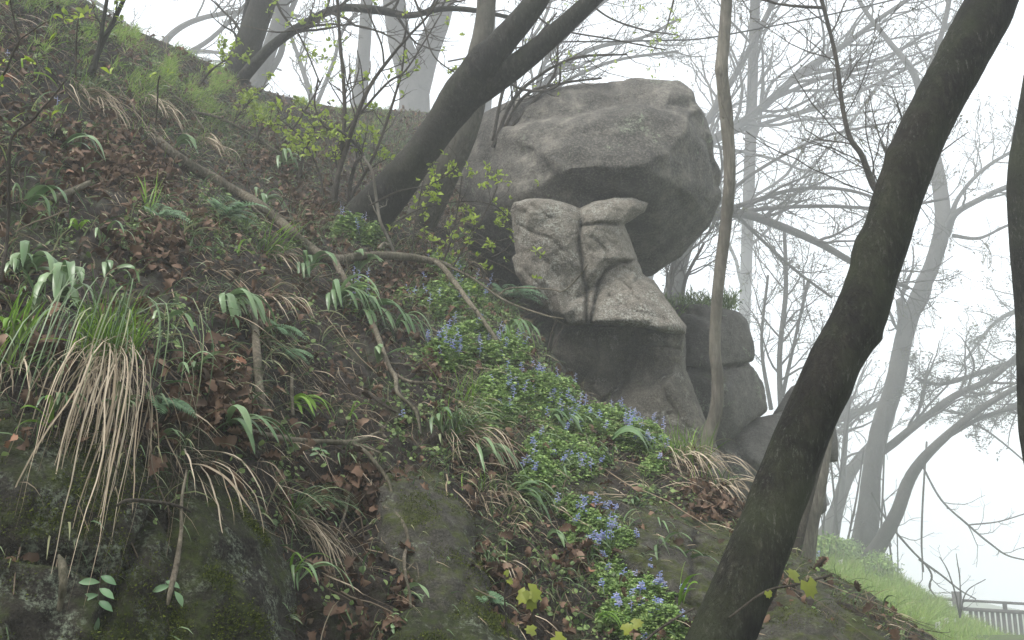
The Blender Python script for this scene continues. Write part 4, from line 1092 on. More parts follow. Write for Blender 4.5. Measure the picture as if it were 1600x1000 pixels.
for i, (V, q) in enumerate(OAKS):
    s = k == i; c = s.sum()
    X = nrm(rng.normal(size=(c, 3)) + downhill(n[s]) * 0.5)
    Z = nrm(n[s] + rng.normal(size=(c, 3)) * 0.55)
    inst(mb, V, q, None, p[s] + n[s] * rng.uniform(0.005, 0.035, (c, 1)), X, Z, rng.uniform(0.028, 0.085, c), rng.beta(1.4, 2.2, c))
tag(mb.build('fallen_leaves', M_DEAD), None, None, None, 'stuff')

# thin dead stalks and rootlets lying down the slope
def stalks(nn, L, R, wf, cl, off=0.008, wig=0.25, N=6, down=0.9, lift=0.1):
    p, n = bank.scatter(nn, wf)
    dh = downhill(n)
    sd = np.cross(n, dh)
    a = rng.normal(size=(nn, 1))
    d = nrm(dh * down + sd * a + n * rng.uniform(-0.05, lift, (nn, 1)))
    ln = rng.uniform(*L, nn)[:, None] * (0.6 + 0.8 * rng.random((nn, 1)) ** 2)
    pts = np.zeros((nn, N, 3)); pts[:, 0] = p + n * off
    for k in range(1, N):
        pts[:, k] = pts[:, k - 1] + d * ln / (N - 1)
        q = rng.normal(size=(nn, 3)) * wig
        q -= (q * n).sum(-1, keepdims=True) * n * 0.7
        d = nrm(d + q + dh * 0.08 - n * 0.02)
    return pts, rng.uniform(*R, nn)[:, None] * np.linspace(1, 0.5, N)[None], cl(nn)
mb = MB()
pt, r, c = stalks(15000, (0.06, 0.35), (0.0010, 0.0024), lambda x, y: INF(x, y) * (0.3 + clump(x, y, 70, 15)), lambda m: rng.random(m) ** 1.1)
tubes(mb, pt, r, 3, c)
pt, r, c = stalks(700, (0.25, 0.8), (0.002, 0.005), lambda x, y: INF(x, y), lambda m: 0.35 + 0.65 * rng.random(m), 0.02, 0.16, 9)
tubes(mb, pt, r, 4, c)
tag(mb.build('debris', M_DEBRIS), None, None, None, 'stuff')
# pale dead blades lying about
p, n = bank.scatter(3200, lambda x, y: INF(x, y) * (0.15 + clump(x, y, 80, 25)) * (1 + blobs(x, y, [(200, 300, 200, 120, 1.0), (1080, 760, 60, 40, 3.0), (700, 600, 150, 80, 0.7)])))
mb = MB()
dh = downhill(n)
blades(mb, p + n * 0.01, nrm(n * rng.uniform(0.1, 0.8, (len(p), 1)) + dh * 0.8 + rng.normal(size=p.shape) * 0.5), rng.uniform(0.08, 0.30, len(p)), rng.uniform(0.002, 0.005, len(p)), 1.6, nrm(dh + n * -0.12), 7, wig=0.10, tw=0.8, c=rng.beta(1.5, 1.8, len(p)))
tag(mb.build('dead_grass_litter', M_STRAW), None, None, None, 'stuff')

# short weak green blades all over
p, n = bank.scatter(9000, lambda x, y: INF(x, y) * (0.1 + clump(x, y, 60, 65) ** 1.5))
mb = MB(); dh = downhill(n)
blades(mb, p, nrm(n * 0.7 + np.array([0, 0, 0.4]) + rng.normal(size=p.shape) * 0.5), rng.uniform(0.05, 0.22, len(p)), rng.uniform(0.003, 0.008, len(p)), 2.6, nrm(dh + DN * 0.5), 7, tw=0.6)
tag(mb.build('sparse_grass', M_DULL), None, None, None, 'stuff')

# crumbs, pebbles
p, n = bank.scatter(24000, lambda x, y: INF(x, y) * (0.4 + clump(x, y, 50, 35)))
mb = MB()
ico = np.array([(1, 0, 0), (-.9, .1, 0), (0, .8, 0.1), (0, -.85, 0), (0.1, 0, .6), (0, 0, -.6)])
icf = [[0, 2, 4], [2, 1, 4], [1, 3, 4], [3, 0, 4], [2, 0, 5], [1, 2, 5], [3, 1, 5], [0, 3, 5]]
inst(mb, ico, None, icf, p, rng.normal(size=p.shape), n + rng.normal(size=p.shape) * .5, 0.004 + 0.016 * rng.random(len(p)) ** 4, rng.random(len(p)) ** 2 * 0.9)
tag(mb.build('pebbles', M_DEBRIS, None, False), None, None, None, 'stuff')

# ground cover of small green leaves
UNDER = [(780, 640, 100, 60, 2.2), (860, 730, 70, 50, 1.8), (700, 560, 60, 40, 2), (1020, 780, 80, 20, 1.2), (640, 400, 50, 20, 2.5), (740, 480, 60, 35, 2.5), (350, 360, 60, 40, 1.5), (60, 230, 60, 60, 1.0), (220, 370, 40, 30, 1.4), (460, 750, 50, 60, 0.8),
         (640, 650, 60, 30, 0.8), (250, 500, 90, 40, 0.5), (540, 370, 40, 20, 3), (930, 900, 80, 100, 1.0), (300, 100, 200, 50, 0.8), (830, 800, 60, 40, 1.2), (500, 480, 60, 60, 0.5), (80, 410, 80, 60, 0.4), (700, 700, 60, 60, 0.5)]
p, n = bank.scatter(30000, lambda x, y: INF(x, y) * blobs(x, y, UNDER, 0.15) * clump(x, y, 34, 45) ** 1.6)
mb = MB()
k = rng.integers(0, 2, len(p))
for i, (V, q) in enumerate(ROUND):
    s = k == i; c = s.sum()
    inst(mb, V, q, None, p[s] + n[s] * rng.uniform(0.004, 0.03, (c, 1)), nrm(rng.normal(size=(c, 3))), n[s] + rng.normal(size=(c, 3)) * 0.45 + [0, -0.2, 0.4], 0.008 + 0.024 * rng.random(c) ** 2, rng.random(c))
tag(mb.build('undergrowth', M_UNDER), None, None, None, 'stuff')

# thin grass and moss fringe on the ridge, dense grass on the right slope
p, n = bank.scatter(9000, lambda x, y: ((y > -300) & (y < 260) & (x > -300) & (x < 700)) * (blobs(x, y, [(230, 70, 150, 42, 1.0), (420, 165, 110, 28, 0.9), (60, -20, 120, 30, 0.8), (560, 185, 100, 14, 0.35), (330, 130, 90, 30, 0.8)], 0.015)) * clump(x, y, 26, 91) ** 2.2)
mb = MB()
blades(mb, p, nrm(n * 0.6 + [0, 0, 0.9] + rng.normal(size=p.shape) * 0.5), rng.uniform(0.04, 0.13, len(p)), rng.uniform(0.005, 0.009, len(p)), 1.2, DN, 4, prof=[1, .8, .5, .1])
tag(mb.build('ridge_grass', M_TURFB), None, None, None, 'stuff')
p, n = slope.scatter(110000, lambda x, y: ((x > 1100) & (x < 1680) & (y < 1080)) * (1.0 + 0 * x))
mb = MB()
_, _, dd = proj(p)
blades(mb, p, nrm(n * 0.4 + [0, 0, 0.9] + rng.normal(size=p.shape) * 0.45), rng.uniform(0.08, 0.34, len(p)) * (0.5 + dd / 30), rng.uniform(0.007, 0.012, len(p)) * (0.6 + dd / 16), 1.3, nrm(DN + [0.3, -0.3, 0]), 4, prof=[1, .8, .5, .1])
tag(mb.build('grass', M_TURFB), None, None, None, 'stuff')

# ------------------------------------------------------------------ tufts of grass and straw
def tuft(label, px, py, green=60, gl=0.25, gdir=(0, 0, 1), straw=60, sl=0.5, dull=30, spread=0.05, sheet=bank, gw=0.006, sw=0.007, hang=1.5, group=None, gsp=0.35, out=0.01, arch=0.1, fan=0.5, pull=None):
    p, n = sheet.at(px, py)
    e = empty('grass_tuft', p, label, 'grass tuft', group)
    dh = downhill(n)
    sd = nrm(np.cross(n, dh))
    def bases(m):
        return p + n * out + sd * rng.normal(size=(m, 1)) * spread + dh * rng.normal(size=(m, 1)) * spread * 0.5
    if straw:
        mb = MB()
        G = nrm(DN * 0.8 + dh * 0.5 + n * 0.05) if pull is None else nrm(np.array(pull, float))
        blades(mb, bases(straw), nrm(n * rng.uniform(0.3, 0.9, (straw, 1)) + np.array([0, 0, arch]) + sd * rng.normal(size=(straw, 1)) * fan + (dh * 0.5 if pull is None else G * 0.4)), sl * rng.uniform(0.45, 1.1, straw), sw * rng.uniform(0.5, 1.1, straw), hang * 2.2, G, 14, wig=0.09, tw=1.4, c=rng.beta(1.6, 1.4, straw))
        mb.build('straw', M_STRAW, e)
    if dull:
        mb = MB()
        G = nrm(DN * 0.8 + dh * 0.5 + n * 0.05) if pull is None else nrm(np.array(pull, float))
        blades(mb, bases(dull), nrm(n * rng.uniform(0.3, 1.0, (dull, 1)) + np.array([0, 0, 0.5]) + sd * rng.normal(size=(dull, 1)) * (fan + 0.12)), sl * rng.uniform(0.4, 0.85, dull), gw * rng.uniform(0.6, 1.0, dull), hang * 1.8, G, 11, wig=0.04, tw=0.6)
        mb.build('faded_blades', M_DULL, e)
    if green:
        mb = MB()
        blades(mb, bases(green), nrm(np.array(gdir, float) + rng.normal(size=(green, 3)) * gsp), gl * rng.uniform(0.4, 1.1, green), gw * rng.uniform(0.6, 1.1, green), 0.8, DN, 9, wig=0.03)
        mb.build('green_blades', M_BLADE, e)
    return e

tuft('large tuft with upright green blades and long tan straw hanging over the mossy rock face', 155, 592, 170, 0.20, (0.15, -0.15, 1), 95, 1.05, 40, 0.042, pull=(-0.05, -0.24, -1), gw=0.005, sw=0.0045, hang=4.5, out=0.09, arch=-0.15, fan=0.18)
tuft('wispy tuft of pale straw at the left edge above the mossy rock, with green blades', 0, 590, 16, 0.22, (0.1, 0, 1), 22, 0.4, 20, 0.05, gw=0.007)
tuft('tuft with drooping green and tan blades hanging in the gap between two mossy outcrops', 452, 812, 34, 0.12, (0, -0.3, 1), 50, 0.44, 50, 0.025, gw=0.005, sw=0.0045, fan=0.25)
tuft('tuft with upright fresh blades and a long dark skirt beside the sloping grey slab', 712, 688, 50, 0.22, (0.5, -0.1, 1), 40, 0.50, 90, 0.05, gw=0.007, sw=0.005)
tuft('tuft with bright blades and curved pale straw at the right end of the flower bank', 1072, 722, 90, 0.30, (-0.1, 0, 1), 60, 0.50, 20, 0.10)
tuft('straw tuft with a few green blades near the upper left, under the two-stemmed sapling', 135, 150, 30, 0.22, (0, 0, 1), 75, 0.50, 50, 0.10)
tuft('smaller pale straw tuft right of the upper left tuft, above the fallen branch end', 232, 165, 14, 0.2, (0.1, 0, 1), 50, 0.48, 30, 0.08)
tuft('short brush-like straw tuft just above the bend of the fallen branch', 318, 225, 18, 0.22, (-0.2, 0, 1), 60, 0.36, 10, 0.07)
tuft('thin tuft of green and straw blades leaning right, left of where the fallen branch forks', 418, 402, 34, 0.34, (0.5, 0, 0.9), 18, 0.36, 40, 0.06, gw=0.009)
tuft('small upright bright green tuft among brown leaves in the upper left', 232, 340, 14, 0.26, (0.0, 0, 1), 6, 0.2, 8, 0.02, gw=0.009, gsp=0.2)
tuft('straw stalks drooping over the brown leaf heap below the upper left tuft', 222, 208, 8, 0.16, (0.1, 0, 1), 20, 0.34, 8, 0.04)
tuft('narrow upright green tuft at the left edge, above the mossy rock', 14, 548, 22, 0.22, (0.15, 0, 1), 0, 0.3, 0, 0.03, gw=0.009, gsp=0.16)
tuft('dry straw skirt spilling down the bank beside the right strap-leaved plants', 770, 775, 6, 0.14, (0.2, 0, 1), 30, 0.30, 24, 0.05, sw=0.004)
tuft('thin straw tuft at the bank edge just left of the big leaning trunk', 1118, 765, 16, 0.2, (0.2, 0, 1), 40, 0.42, 12, 0.09)
tuft('fine grass tuft growing up against the pillar base left of the flowers', 800, 552, 30, 0.30, (0.1, 0, 1), 12, 0.3, 14, 0.08)
tuft('loose fresh green tuft in the middle of the bank below the fallen branch', 730, 640, 40, 0.34, (0.3, 0, 1), 12, 0.3, 20, 0.08)
tuft('small drooping dull tuft hanging at the lower centre above the bottom rock', 768, 885, 6, 0.12, (0.1, 0, 1), 10, 0.2, 50, 0.03)
tuft('sparse straw wisps beside the crumbling earth right of the hanging tuft', 292, 720, 0, 0.1, (0, 0, 1), 16, 0.40, 6, 0.05)
tuft('sparse straw wisps trailing from the leafy ledge above the dark hollow', 420, 470, 0, 0.1, (0, 0, 1), 18, 0.36, 8, 0.06)

# ------------------------------------------------------------------ strap-leaved plants
def strap(label, px, py, n_=9, L=0.26, wd=0.017, lean=(0, 0, 0), droop=2.4, spread=0.9, up=0.8, bright=0.5, m=None, sheet=bank):
    p, n = sheet.at(px, py)
    e = empty('strap_leaved_plant', p, label, 'plant', 'strap-leaved plants on the bank')
    dh = downhill(n); sd = nrm(np.cross(n, dh))
    c = np.clip(rng.normal(bright, 0.22, n_), 0, 1)
    a = np.linspace(-1, 1, n_) + rng.normal(size=n_) * 0.15
    d = n * 0.8 + np.array([0, 0, up * 0.55]) + sd * a[:, None] * spread + np.array(lean) + rng.normal(size=(n_, 3)) * 0.18
    G = nrm(DN + dh * 0.3 + n * 0.1)
    for k in range(n_):
        mb = MB()
        ln = L * 1.15 * rng.uniform(0.65, 1.15)
        blades(mb, (p + n * 0.005 + rng.normal(size=3) * 0.006)[None], d[k][None], ln, wd * 1.3 * rng.uniform(0.8, 1.15), droop * 1.9 * rng.uniform(0.75, 1.2), G, 13, [0.45, 0.7, 0.9, 1, 1, 1, 0.95, 0.85, 0.65, 0.1], 0.35, c=np.array([c[k]]), wig=0.02)
        mb.build('leaf', m or M_STRAP, e)
    return e
strap('large clump of broad arching grey-green strap leaves in the middle left of the bank', 345, 484, 12, 0.30, 0.026, (0.1, 0, 0), 3.0, 1.0, bright=0.7)
strap('clump of drooping grey-green strap leaves like a fountain, above the big green tuft', 92, 470, 9, 0.26, 0.024, (0, 0, 0), 3.2, 0.5, bright=0.7)
strap('strap leaves arching down both sides at the left edge, above the narrow green tuft', 40, 432, 6, 0.26, 0.022, (0.1, 0, 0), 3.0, 0.9, bright=0.6)
strap('strap-leaved plant under a short dead stalk, first of the drooping row by the fork', 478, 434, 9, 0.34, 0.02, (0, 0, 0), 2.8, 0.6)
strap('dense drooping strap leaves in the middle of the row left of the descending side branch', 522, 478, 14, 0.42, 0.024, (0.1, 0, 0), 2.8, 0.9)
strap('strap leaves fanning down at the right end of the row, touching the side branch', 562, 500, 12, 0.38, 0.022, (0.3, 0, 0), 2.8, 0.8)
strap('curled strap leaves right of the descending side branch, above the bare twig', 618, 512, 9, 0.36, 0.022, (0.4, 0, 0), 3.2, 0.6)
strap('pair of broad strap leaves standing behind the side branch under the fork', 560, 428, 5, 0.34, 0.03, (-0.1, 0, 0.2), 1.8, 0.4, bright=0.6)
strap('dark strap leaves arching right out of the brown leaves in the upper left', 96, 232, 4, 0.34, 0.020, (0.5, 0, 0), 2.6, 0.4, bright=0.3)
strap('few strap leaves lying over the start of the fallen branch', 272, 232, 5, 0.26, 0.022, (0, 0, 0), 2.4, 0.5, bright=0.7)
strap('pale strap leaves hanging in a comb below the hollow of the leafy shrub', 442, 262, 11, 0.42, 0.026, (0.2, 0, 0), 2.8, 1.2, bright=0.7)
strap('dangling strap leaves on the slope just above the long fallen branch', 408, 318, 7, 0.34, 0.02, (0.1, 0, 0), 3.0, 0.7, bright=0.6)
strap('bright upright strap leaves beside the short stick above the lower fallen branch', 452, 640, 10, 0.22, 0.016, (0.2, 0, 0.1), 2.0, 0.9, m=M_BLADE)
strap('broad green strap leaves trailing below the brown leaf heap in the lower left centre', 350, 672, 8, 0.26, 0.02, (0.1, -0.1, 0), 2.2, 0.7, bright=0.4)
strap('single short curled strap leaf pair in the left centre, between tuft and broad clump', 258, 500, 3, 0.15, 0.014, (0, 0, 0), 3.0, 0.9, bright=0.8)
strap('three thin strap leaves reaching right at the bottom centre', 628, 940, 4, 0.16, 0.012, (0.7, 0, 0.1), 2.2, 0.3, bright=0.6)
strap('small strap leaves at the very bottom edge left of centre', 610, 990, 4, 0.12, 0.014, (0.1, 0, 0), 1.6, 0.8, bright=0.8)
strap('tuft of long strap leaves spilling down between the slab and the blue flowers', 742, 720, 10, 0.30, 0.017, (0.5, 0, 0), 2.2, 0.5, bright=0.5)
strap('glossy strap leaves bending right beside the straw skirt, above the lower flower patch', 800, 782, 10, 0.26, 0.018, (0.6, 0, 0), 2.2, 0.5, bright=0.5)
strap('dark strap leaves hidden among the flowers at the centre of the flower bank', 858, 668, 9, 0.28, 0.022, (0.1, 0, 0), 2.4, 0.6, bright=0.3)
strap('long strap leaves arching right under the flowers on the brow of the bank', 952, 690, 7, 0.36, 0.024, (0.8, 0, 0), 2.2, 0.3, bright=0.4)
strap('strap leaves sagging across the middle of the flower bank', 900, 672, 6, 0.26, 0.02, (0.3, 0, 0), 2.0, 0.8, bright=0.5)
strap('grey-green strap leaves beside the end of the branch leaning on the flowers', 790, 520, 8, 0.38, 0.022, (0.3, 0, 0), 3.0, 0.8, bright=0.6)
strap('low spread of strap leaves on bare earth in the centre below the twig fork', 690, 676, 6, 0.26, 0.018, (-0.2, 0, 0), 1.8, 0.9, bright=0.4)
strap('two pale strap leaves lying under the descending side branch', 590, 566, 3, 0.26, 0.026, (-0.4, 0, -0.3), 1.4, 0.4, bright=0.8)
strap('few thin strap leaves in the left, between the mossy edge and the small fern', 172, 430, 4, 0.2, 0.016, (0.2, 0, 0), 2.6, 0.9, bright=0.5)
strap('broken strap leaves by the left edge amid brown leaves', 32, 330, 5, 0.3, 0.02, (0.3, 0, 0), 2.4, 0.7, bright=0.5)
strap('short pale strap leaves above the sloping slab, beside blue flowers', 850, 850, 4, 0.14, 0.014, (0.3, 0, 0), 2.6, 0.4, bright=0.8)
strap('slender strap leaves rising at the lower right corner of the flower patch', 1062, 955, 5, 0.2, 0.012, (0, 0, 0.5), 1.0, 0.3, m=M_BLADE)

g_ = np.random.default_rng(404)
MARKS = [('the big hanging straw tuft', 155, 620), ('the broad strap-leaved clump', 345, 500), ('the fork of the fallen branch', 524, 405), ('the lower fallen branch', 470, 690), ('the sloping grey slab', 680, 830), ('the lower flower mat', 950, 870),
         ('the brown leaf heap', 540, 770), ('the flower bank', 850, 680), ('the upper left straw tufts', 180, 170), ('the dark twig at the left edge', 20, 300), ('the leafy shrub', 520, 320), ('the upright broken stick', 402, 560), ('the fallen branch start', 290, 250),
         ('the broad rock ledge', 1020, 800), ('the descending side branch', 600, 560), ('the hollow under the leaves', 500, 830), ('the bottom seedling', 825, 950), ('the brown leaves upper left', 130, 260)]
_seen = set()
for i in range(46):
    for _ in range(200):
        x_, y_ = g_.uniform(10, 1130), g_.uniform(90, 980)
        if y_ < np.interp(x_, bank.us, bank.T) + 14 or (x_ < 440 and y_ > 700): continue
        q_ = g_.random(); n_ = int(g_.integers(3, 8)); L_ = g_.uniform(0.10, 0.26)
        mk = min(MARKS, key=lambda m: (m[1] - x_) ** 2 + (m[2] - y_) ** 2)
        dx, dy = x_ - mk[1], y_ - mk[2]
        w_ = ('right of' if dx > 0 else 'left of') if abs(dx) > abs(dy) else ('below' if dy > 0 else 'above')
        lab = '%s %s tuft of %s narrow leaves %s %s' % ('tall' if L_ > 0.18 else 'short', 'bright green' if q_ < 0.25 else ('dull green' if q_ < 0.6 else 'grey-green'), ['three', 'four', 'five', 'six', 'seven'][n_ - 3], w_, mk[0])
        if lab not in _seen: break
    _seen.add(lab)
    pl = strap(lab, x_, y_, n_, L_, g_.uniform(0.006, 0.013), (g_.normal() * 0.4, 0, 0.1), g_.uniform(1.2, 2.2), g_.uniform(0.4, 1.0), bright=g_.uniform(0.2, 0.8),
               m=M_BLADE if q_ < 0.25 else (M_DULL if q_ < 0.6 else M_STRAP))
    pl.name = 'leaf_tuft'; pl['group'] = 'small leaf tufts scattered over the bank'

# ------------------------------------------------------------------ ferns
def fern(label, px, py, nf=5, L=0.22, lean=(0, 0, 0), sp=0.9):
    p, n = bank.at(px, py)
    e = empty('fern', p, label, 'fern', None)
    dh = downhill(n); sd = nrm(np.cross(n, dh))
    V, q = LANCE[0]
    for a in np.linspace(-1, 1, nf) + rng.normal(size=nf) * 0.15:
        mb = MB()
        d = nrm(n * 0.6 + np.array([0, 0, 0.5]) + sd * a * sp + np.array(lean) + dh * 0.3)
        ln = L * rng.uniform(0.7, 1.1)
        N = 16
        pts = np.zeros((N, 3)); pts[0] = p
        for k in range(1, N):
            pts[k] = pts[k - 1] + d * ln / (N - 1)
            d = nrm(d + (DN + dh * .4) * 0.09)
        tubes(mb, pts[None], np.linspace(0.0016, 0.0006, N)[None], 3, 0.3)
        tan = nrm(np.gradient(pts, axis=0)); s = nrm(np.cross(tan, n))
        ll = ln * 0.28 * np.sin(np.linspace(0.25, 1, N) * math.pi) ** 0.8 + 0.004
        for sg in (-1, 1):
            X = s * sg + tan * 0.45
            inst(mb, V, q, None, pts[2:], X[2:], np.repeat(n[None], N - 2, 0) + rng.normal(size=(N - 2, 3)) * .15, np.stack([ll[2:], ll[2:] * 1.3, ll[2:]], 1))
        mb.build('frond', M_FERN, e)
    return e
fern('feathery fern patch on the slope left of the long fallen branch', 345, 345, 7, 0.36)
fern('small feathery fern beside the broken stick in the left centre', 440, 558, 4, 0.2, (0.2, 0, 0))
fern('fern fronds drooping over the dead leaves above the broad strap-leaved clump', 238, 352, 4, 0.2)
fern('fern tuft pressed between strap leaves left of the descending side branch', 425, 520, 4, 0.2, (0.3, 0, 0))
fern('fine misty fern growing on the bank edge against the dark recess', 790, 470, 6, 0.4)
fern('grey-green fern sprig below the lone violet flower in the left', 238, 645, 4, 0.14, (0.2, 0, 0))
fern('fern sprig on the shaded ledge at the lower right of the bottom hollow', 745, 940, 4, 0.14)

# ivy-like sprigs with pointed leaflets
def sprig(label, px, py, dirv, nl=6, L=0.16, ls=0.045, m=None, lift=0.06, name='leafy_sprig'):
    p, n = bank.at(px, py)
    p = p + n * lift
    e = empty(name, p, label, 'plant')
    N = 8
    d = nrm(np.array(dirv, float)); pts = np.zeros((N, 3)); pts[0] = p
    for k in range(1, N): pts[k] = pts[k - 1] + d * L / (N - 1); d = nrm(d + DN * 0.12)
    mb = MB(); tubes(mb, pts[None], np.full((1, N), 0.0014), 4, 0.2); mb.build('stem', M_TWIG, e)
    V, q = OVAL[0]
    for k in range(nl):
        t = 1 + k * (N - 2) // max(nl - 1, 1)
        X = np.array([(-1) ** k * 0.9, -0.2, -0.35 + 0.1 * rng.normal()]) if k < nl - 1 else d
        mb = MB(); inst(mb, V, q, None, pts[t][None], X[None], (n + [0, -0.4, 0.2])[None], np.array([[ls * 1.25, ls * 0.95, ls]]))
        mb.build('leaf', m or M_FERN, e)
sprig('sprig of pointed green leaflets at the bottom left on the mossy rock', 130, 915, (0.05, -0.2, -1), 7, 0.11, 0.042, lift=0.14)
sprig('pair of dull green leaves on the mossy rock, right of the pointed sprig', 208, 935, (0.6, -0.2, -0.2), 3, 0.05, 0.04, lift=0.14)
sprig('small bluish leafy sprig at the edge of the dark hollow', 470, 775, (0.7, -0.2, -0.5), 7, 0.14, 0.02, M_STRAP)
sprig('bright leafy sprig on the heap of brown leaves', 480, 725, (0.2, -0.3, 0.5), 5, 0.06, 0.032)

# ------------------------------------------------------------------ blue corydalis clumps
def clumpf(label, pts, nleaf, nsp, h=0.09, ls=0.016, seed=0, sp=(0.05, 0.09), cap=40):
    """pts: (px,py,rx,ry) ellipses on the bank"""
    g = np.random.default_rng(seed)
    X0 = np.array(pts, float)
    p0, _ = bank.at(X0[0, 0], X0[0, 1])
    e = empty('flowering_plant', p0, label, 'flowers', 'blue spring flower patches')
    def samp(m, f=1.0):
        k = g.choice(len(X0), m, p=(X0[:, 2] * X0[:, 3]) / (X0[:, 2] * X0[:, 3]).sum())
        r = np.sqrt(g.random(m)) * f; a = g.random(m) * 2 * math.pi
        x = X0[k, 0] + X0[k, 2] * r * np.cos(a); y = X0[k, 1] + X0[k, 3] * r * np.sin(a)
        T = np.interp(x, bank.us, bank.T)
        y = np.maximum(y, T + 2)
        p, n = bank.at(x, y)
        return p, n, r
    mb = MB()
    m = int(nleaf / 3 * 1.7); nsp = int(nsp * 1.5) if nsp > 3 else nsp
    p, n, r = samp(m)
    hh = h * (1.15 - r ** 3) * (0.6 + 0.6 * np.clip(fbm(p, 9, 2, .5, seed) + 0.5, 0, 1.2))
    up = nrm(n * 0.5 + [0, -0.1, 0.8])
    q0 = p + up * (hh * g.uniform(0.35, 1.0, m))[:, None]
    stem = np.stack([p, p * .5 + q0 * .5 + g.normal(size=p.shape) * 0.004, q0], 1)
    tubes(mb, stem, np.full((m, 3), 0.0008), 3, 0.35)
    ax = nrm(g.normal(size=(m, 3)) * [1, 1, 0.35] + up * 0.15)
    V, q = ROUND[0]
    for a in (-0.9, 0, 0.9):
        S = np.cross(up, ax)
        X = ax * math.cos(a) + S * math.sin(a)
        inst(mb, V * [1, 0.75, 1], q, None, q0 + X * 0.002, X, up + g.normal(size=(m, 3)) * 0.35, g.uniform(0.7, 1.3, m) * ls, g.random(m))
    mb.build('foliage', M_CORY, e)
    p, n, r = samp(nsp, 0.97)
    for k in range(nsp):
        mb = MB()
        hs_ = g.uniform(*sp) * g.uniform(0.5, 1.05); u = nrm(np.array([g.normal() * 0.28, g.normal() * 0.2 - 0.1, 1.0]) + n[k] * 0.1)
        b = p[k] + u * h * 0.75
        N = 6
        st = p[k][None] + u[None] * np.linspace(0, h * 0.75 + hs_, N)[:, None]
        tubes(mb, st[None], np.full((1, N), 0.0012), 3, 0.9)
        nf = int(g.integers(7, 13))
        t = np.linspace(0.0, 1, nf); a = np.arange(nf) * 2.4 + g.random() * 6
        out = np.stack([np.cos(a), np.sin(a), 0.45 + 0.3 * g.random(nf)], 1)
        q0 = b[None] + u[None] * (t * hs_)[:, None]
        L = 0.0195 * (1 - 0.45 * t) * g.uniform(0.8, 1.2, nf)
        fl = np.stack([q0 - nrm(out) * (L * 0.25)[:, None], q0 + nrm(out) * (L * 0.4)[:, None], q0 + nrm(out * [1, 1, 0.3]) * L[:, None]], 1)
        tubes(mb, fl, np.stack([L * 0.08, L * 0.13, L * 0.24], 1), 4, g.random(nf))
        mb.build('flower_spike', M_BLUE, e)
    return e
clumpf('small clump of blue flowers behind the fallen branch, beside the dark trunk base', [(545, 366, 26, 12), (580, 378, 20, 9)], 1500, 5, 0.14, 0.03, 1, (0.09, 0.14))
clumpf('few pale violet flowers over brown leaves, between the side branch and the thin shrub stems', [(630, 474, 26, 8), (560, 470, 30, 30)], 500, 7, 0.10, 0.025, 2, (0.08, 0.12))
clumpf('pale violet flowers around the thin shrub stems just under the branch end', [(690, 425, 36, 18), (735, 470, 30, 26), (700, 470, 50, 30)], 2600, 14, 0.12, 0.028, 3, (0.08, 0.13))
clumpf('dense pale blue flowers where the fallen branch tip touches the ground', [(735, 545, 55, 34), (790, 560, 40, 26), (700, 560, 40, 24)], 6000, 26, 0.12, 0.024, 4, (0.07, 0.11))
clumpf('leafy green patch with scattered violet flowers on the brow left of the pillar base', [(840, 620, 70, 32), (790, 610, 50, 26), (780, 650, 30, 26)], 7000, 14, 0.10, 0.020, 5, (0.05, 0.09))
clumpf('long flowering strip of bright blue spikes along the brow against the pillar base', [(935, 665, 80, 26), (1000, 690, 40, 24), (870, 650, 40, 26), (1030, 705, 22, 14)], 9000, 34, 0.10, 0.018, 6, (0.06, 0.10))
clumpf('dark leafy patch with few deep blue flowers below the brow, above the sloping ledge', [(860, 715, 45, 45), (900, 720, 50, 35), (840, 760, 36, 26), (1020, 735, 24, 14)], 6500, 13, 0.08, 0.017, 7, (0.045, 0.075))
clumpf('upper half of the lower flower mat, blue spikes left of the rock ledge', [(900, 800, 36, 18), (930, 835, 50, 36), (965, 860, 40, 26)], 7500, 20, 0.065, 0.013, 8, (0.045, 0.075))
clumpf('lower half of the flower mat reaching the foot of the big leaning trunk', [(970, 905, 50, 36), (1010, 940, 60, 40), (1040, 990, 60, 40), (970, 970, 40, 30)], 9500, 18, 0.06, 0.013, 9, (0.04, 0.065))
clumpf('single violet blossom on bare earth right of the large hanging tuft', [(266, 630, 4, 4)], 12, 1, 0.02, 0.01, 10, (0.03, 0.04))
clumpf('lone pale blossoms on bare earth beside the lower fallen branch', [(624, 662, 6, 5), (708, 680, 6, 5)], 60, 3, 0.03, 0.012, 11, (0.03, 0.05))
clumpf('two violet blossoms high in the upper left among brown leaves', [(88, 172, 5, 4), (12, 98, 6, 5)], 80, 3, 0.04, 0.02, 12, (0.05, 0.07))

# ------------------------------------------------------------------ fallen branches and roots
def on_bank(pts, lift=0.03):
    """rows (px,py,width px[,lift]) -> rows (px,py,depth,width) resting on the bank"""
    rows = np.array([list(r[:3]) + [r[3] if len(r) > 3 else 0.0] for r in pts], float)
    w = crom(rows, 5)
    px, py = w[:, 0], w[:, 1]
    T = np.interp(px, bank.us, bank.T)
    ds = []
    for ox, oy in ((0, 0), (0, 6), (0, 12), (-6, 4), (6, 4)):
        p, n = bank.at(px + ox, np.maximum(py + oy, T + 4))
        ds.append(proj(p)[2])
    d = np.min(ds, 0)
    k = np.exp(-(np.arange(-3, 4) / 2.0) ** 2); k /= k.sum()
    d = np.convolve(np.pad(d, 3, mode='edge'), k, 'valid')
    d = d - w[:, 2] / 2 / FPX * d * 1.1 - lift * 0.7 - w[:, 3]
    return np.stack([px, py, d, np.maximum(w[:, 2] * 0.95, 1)], 1)
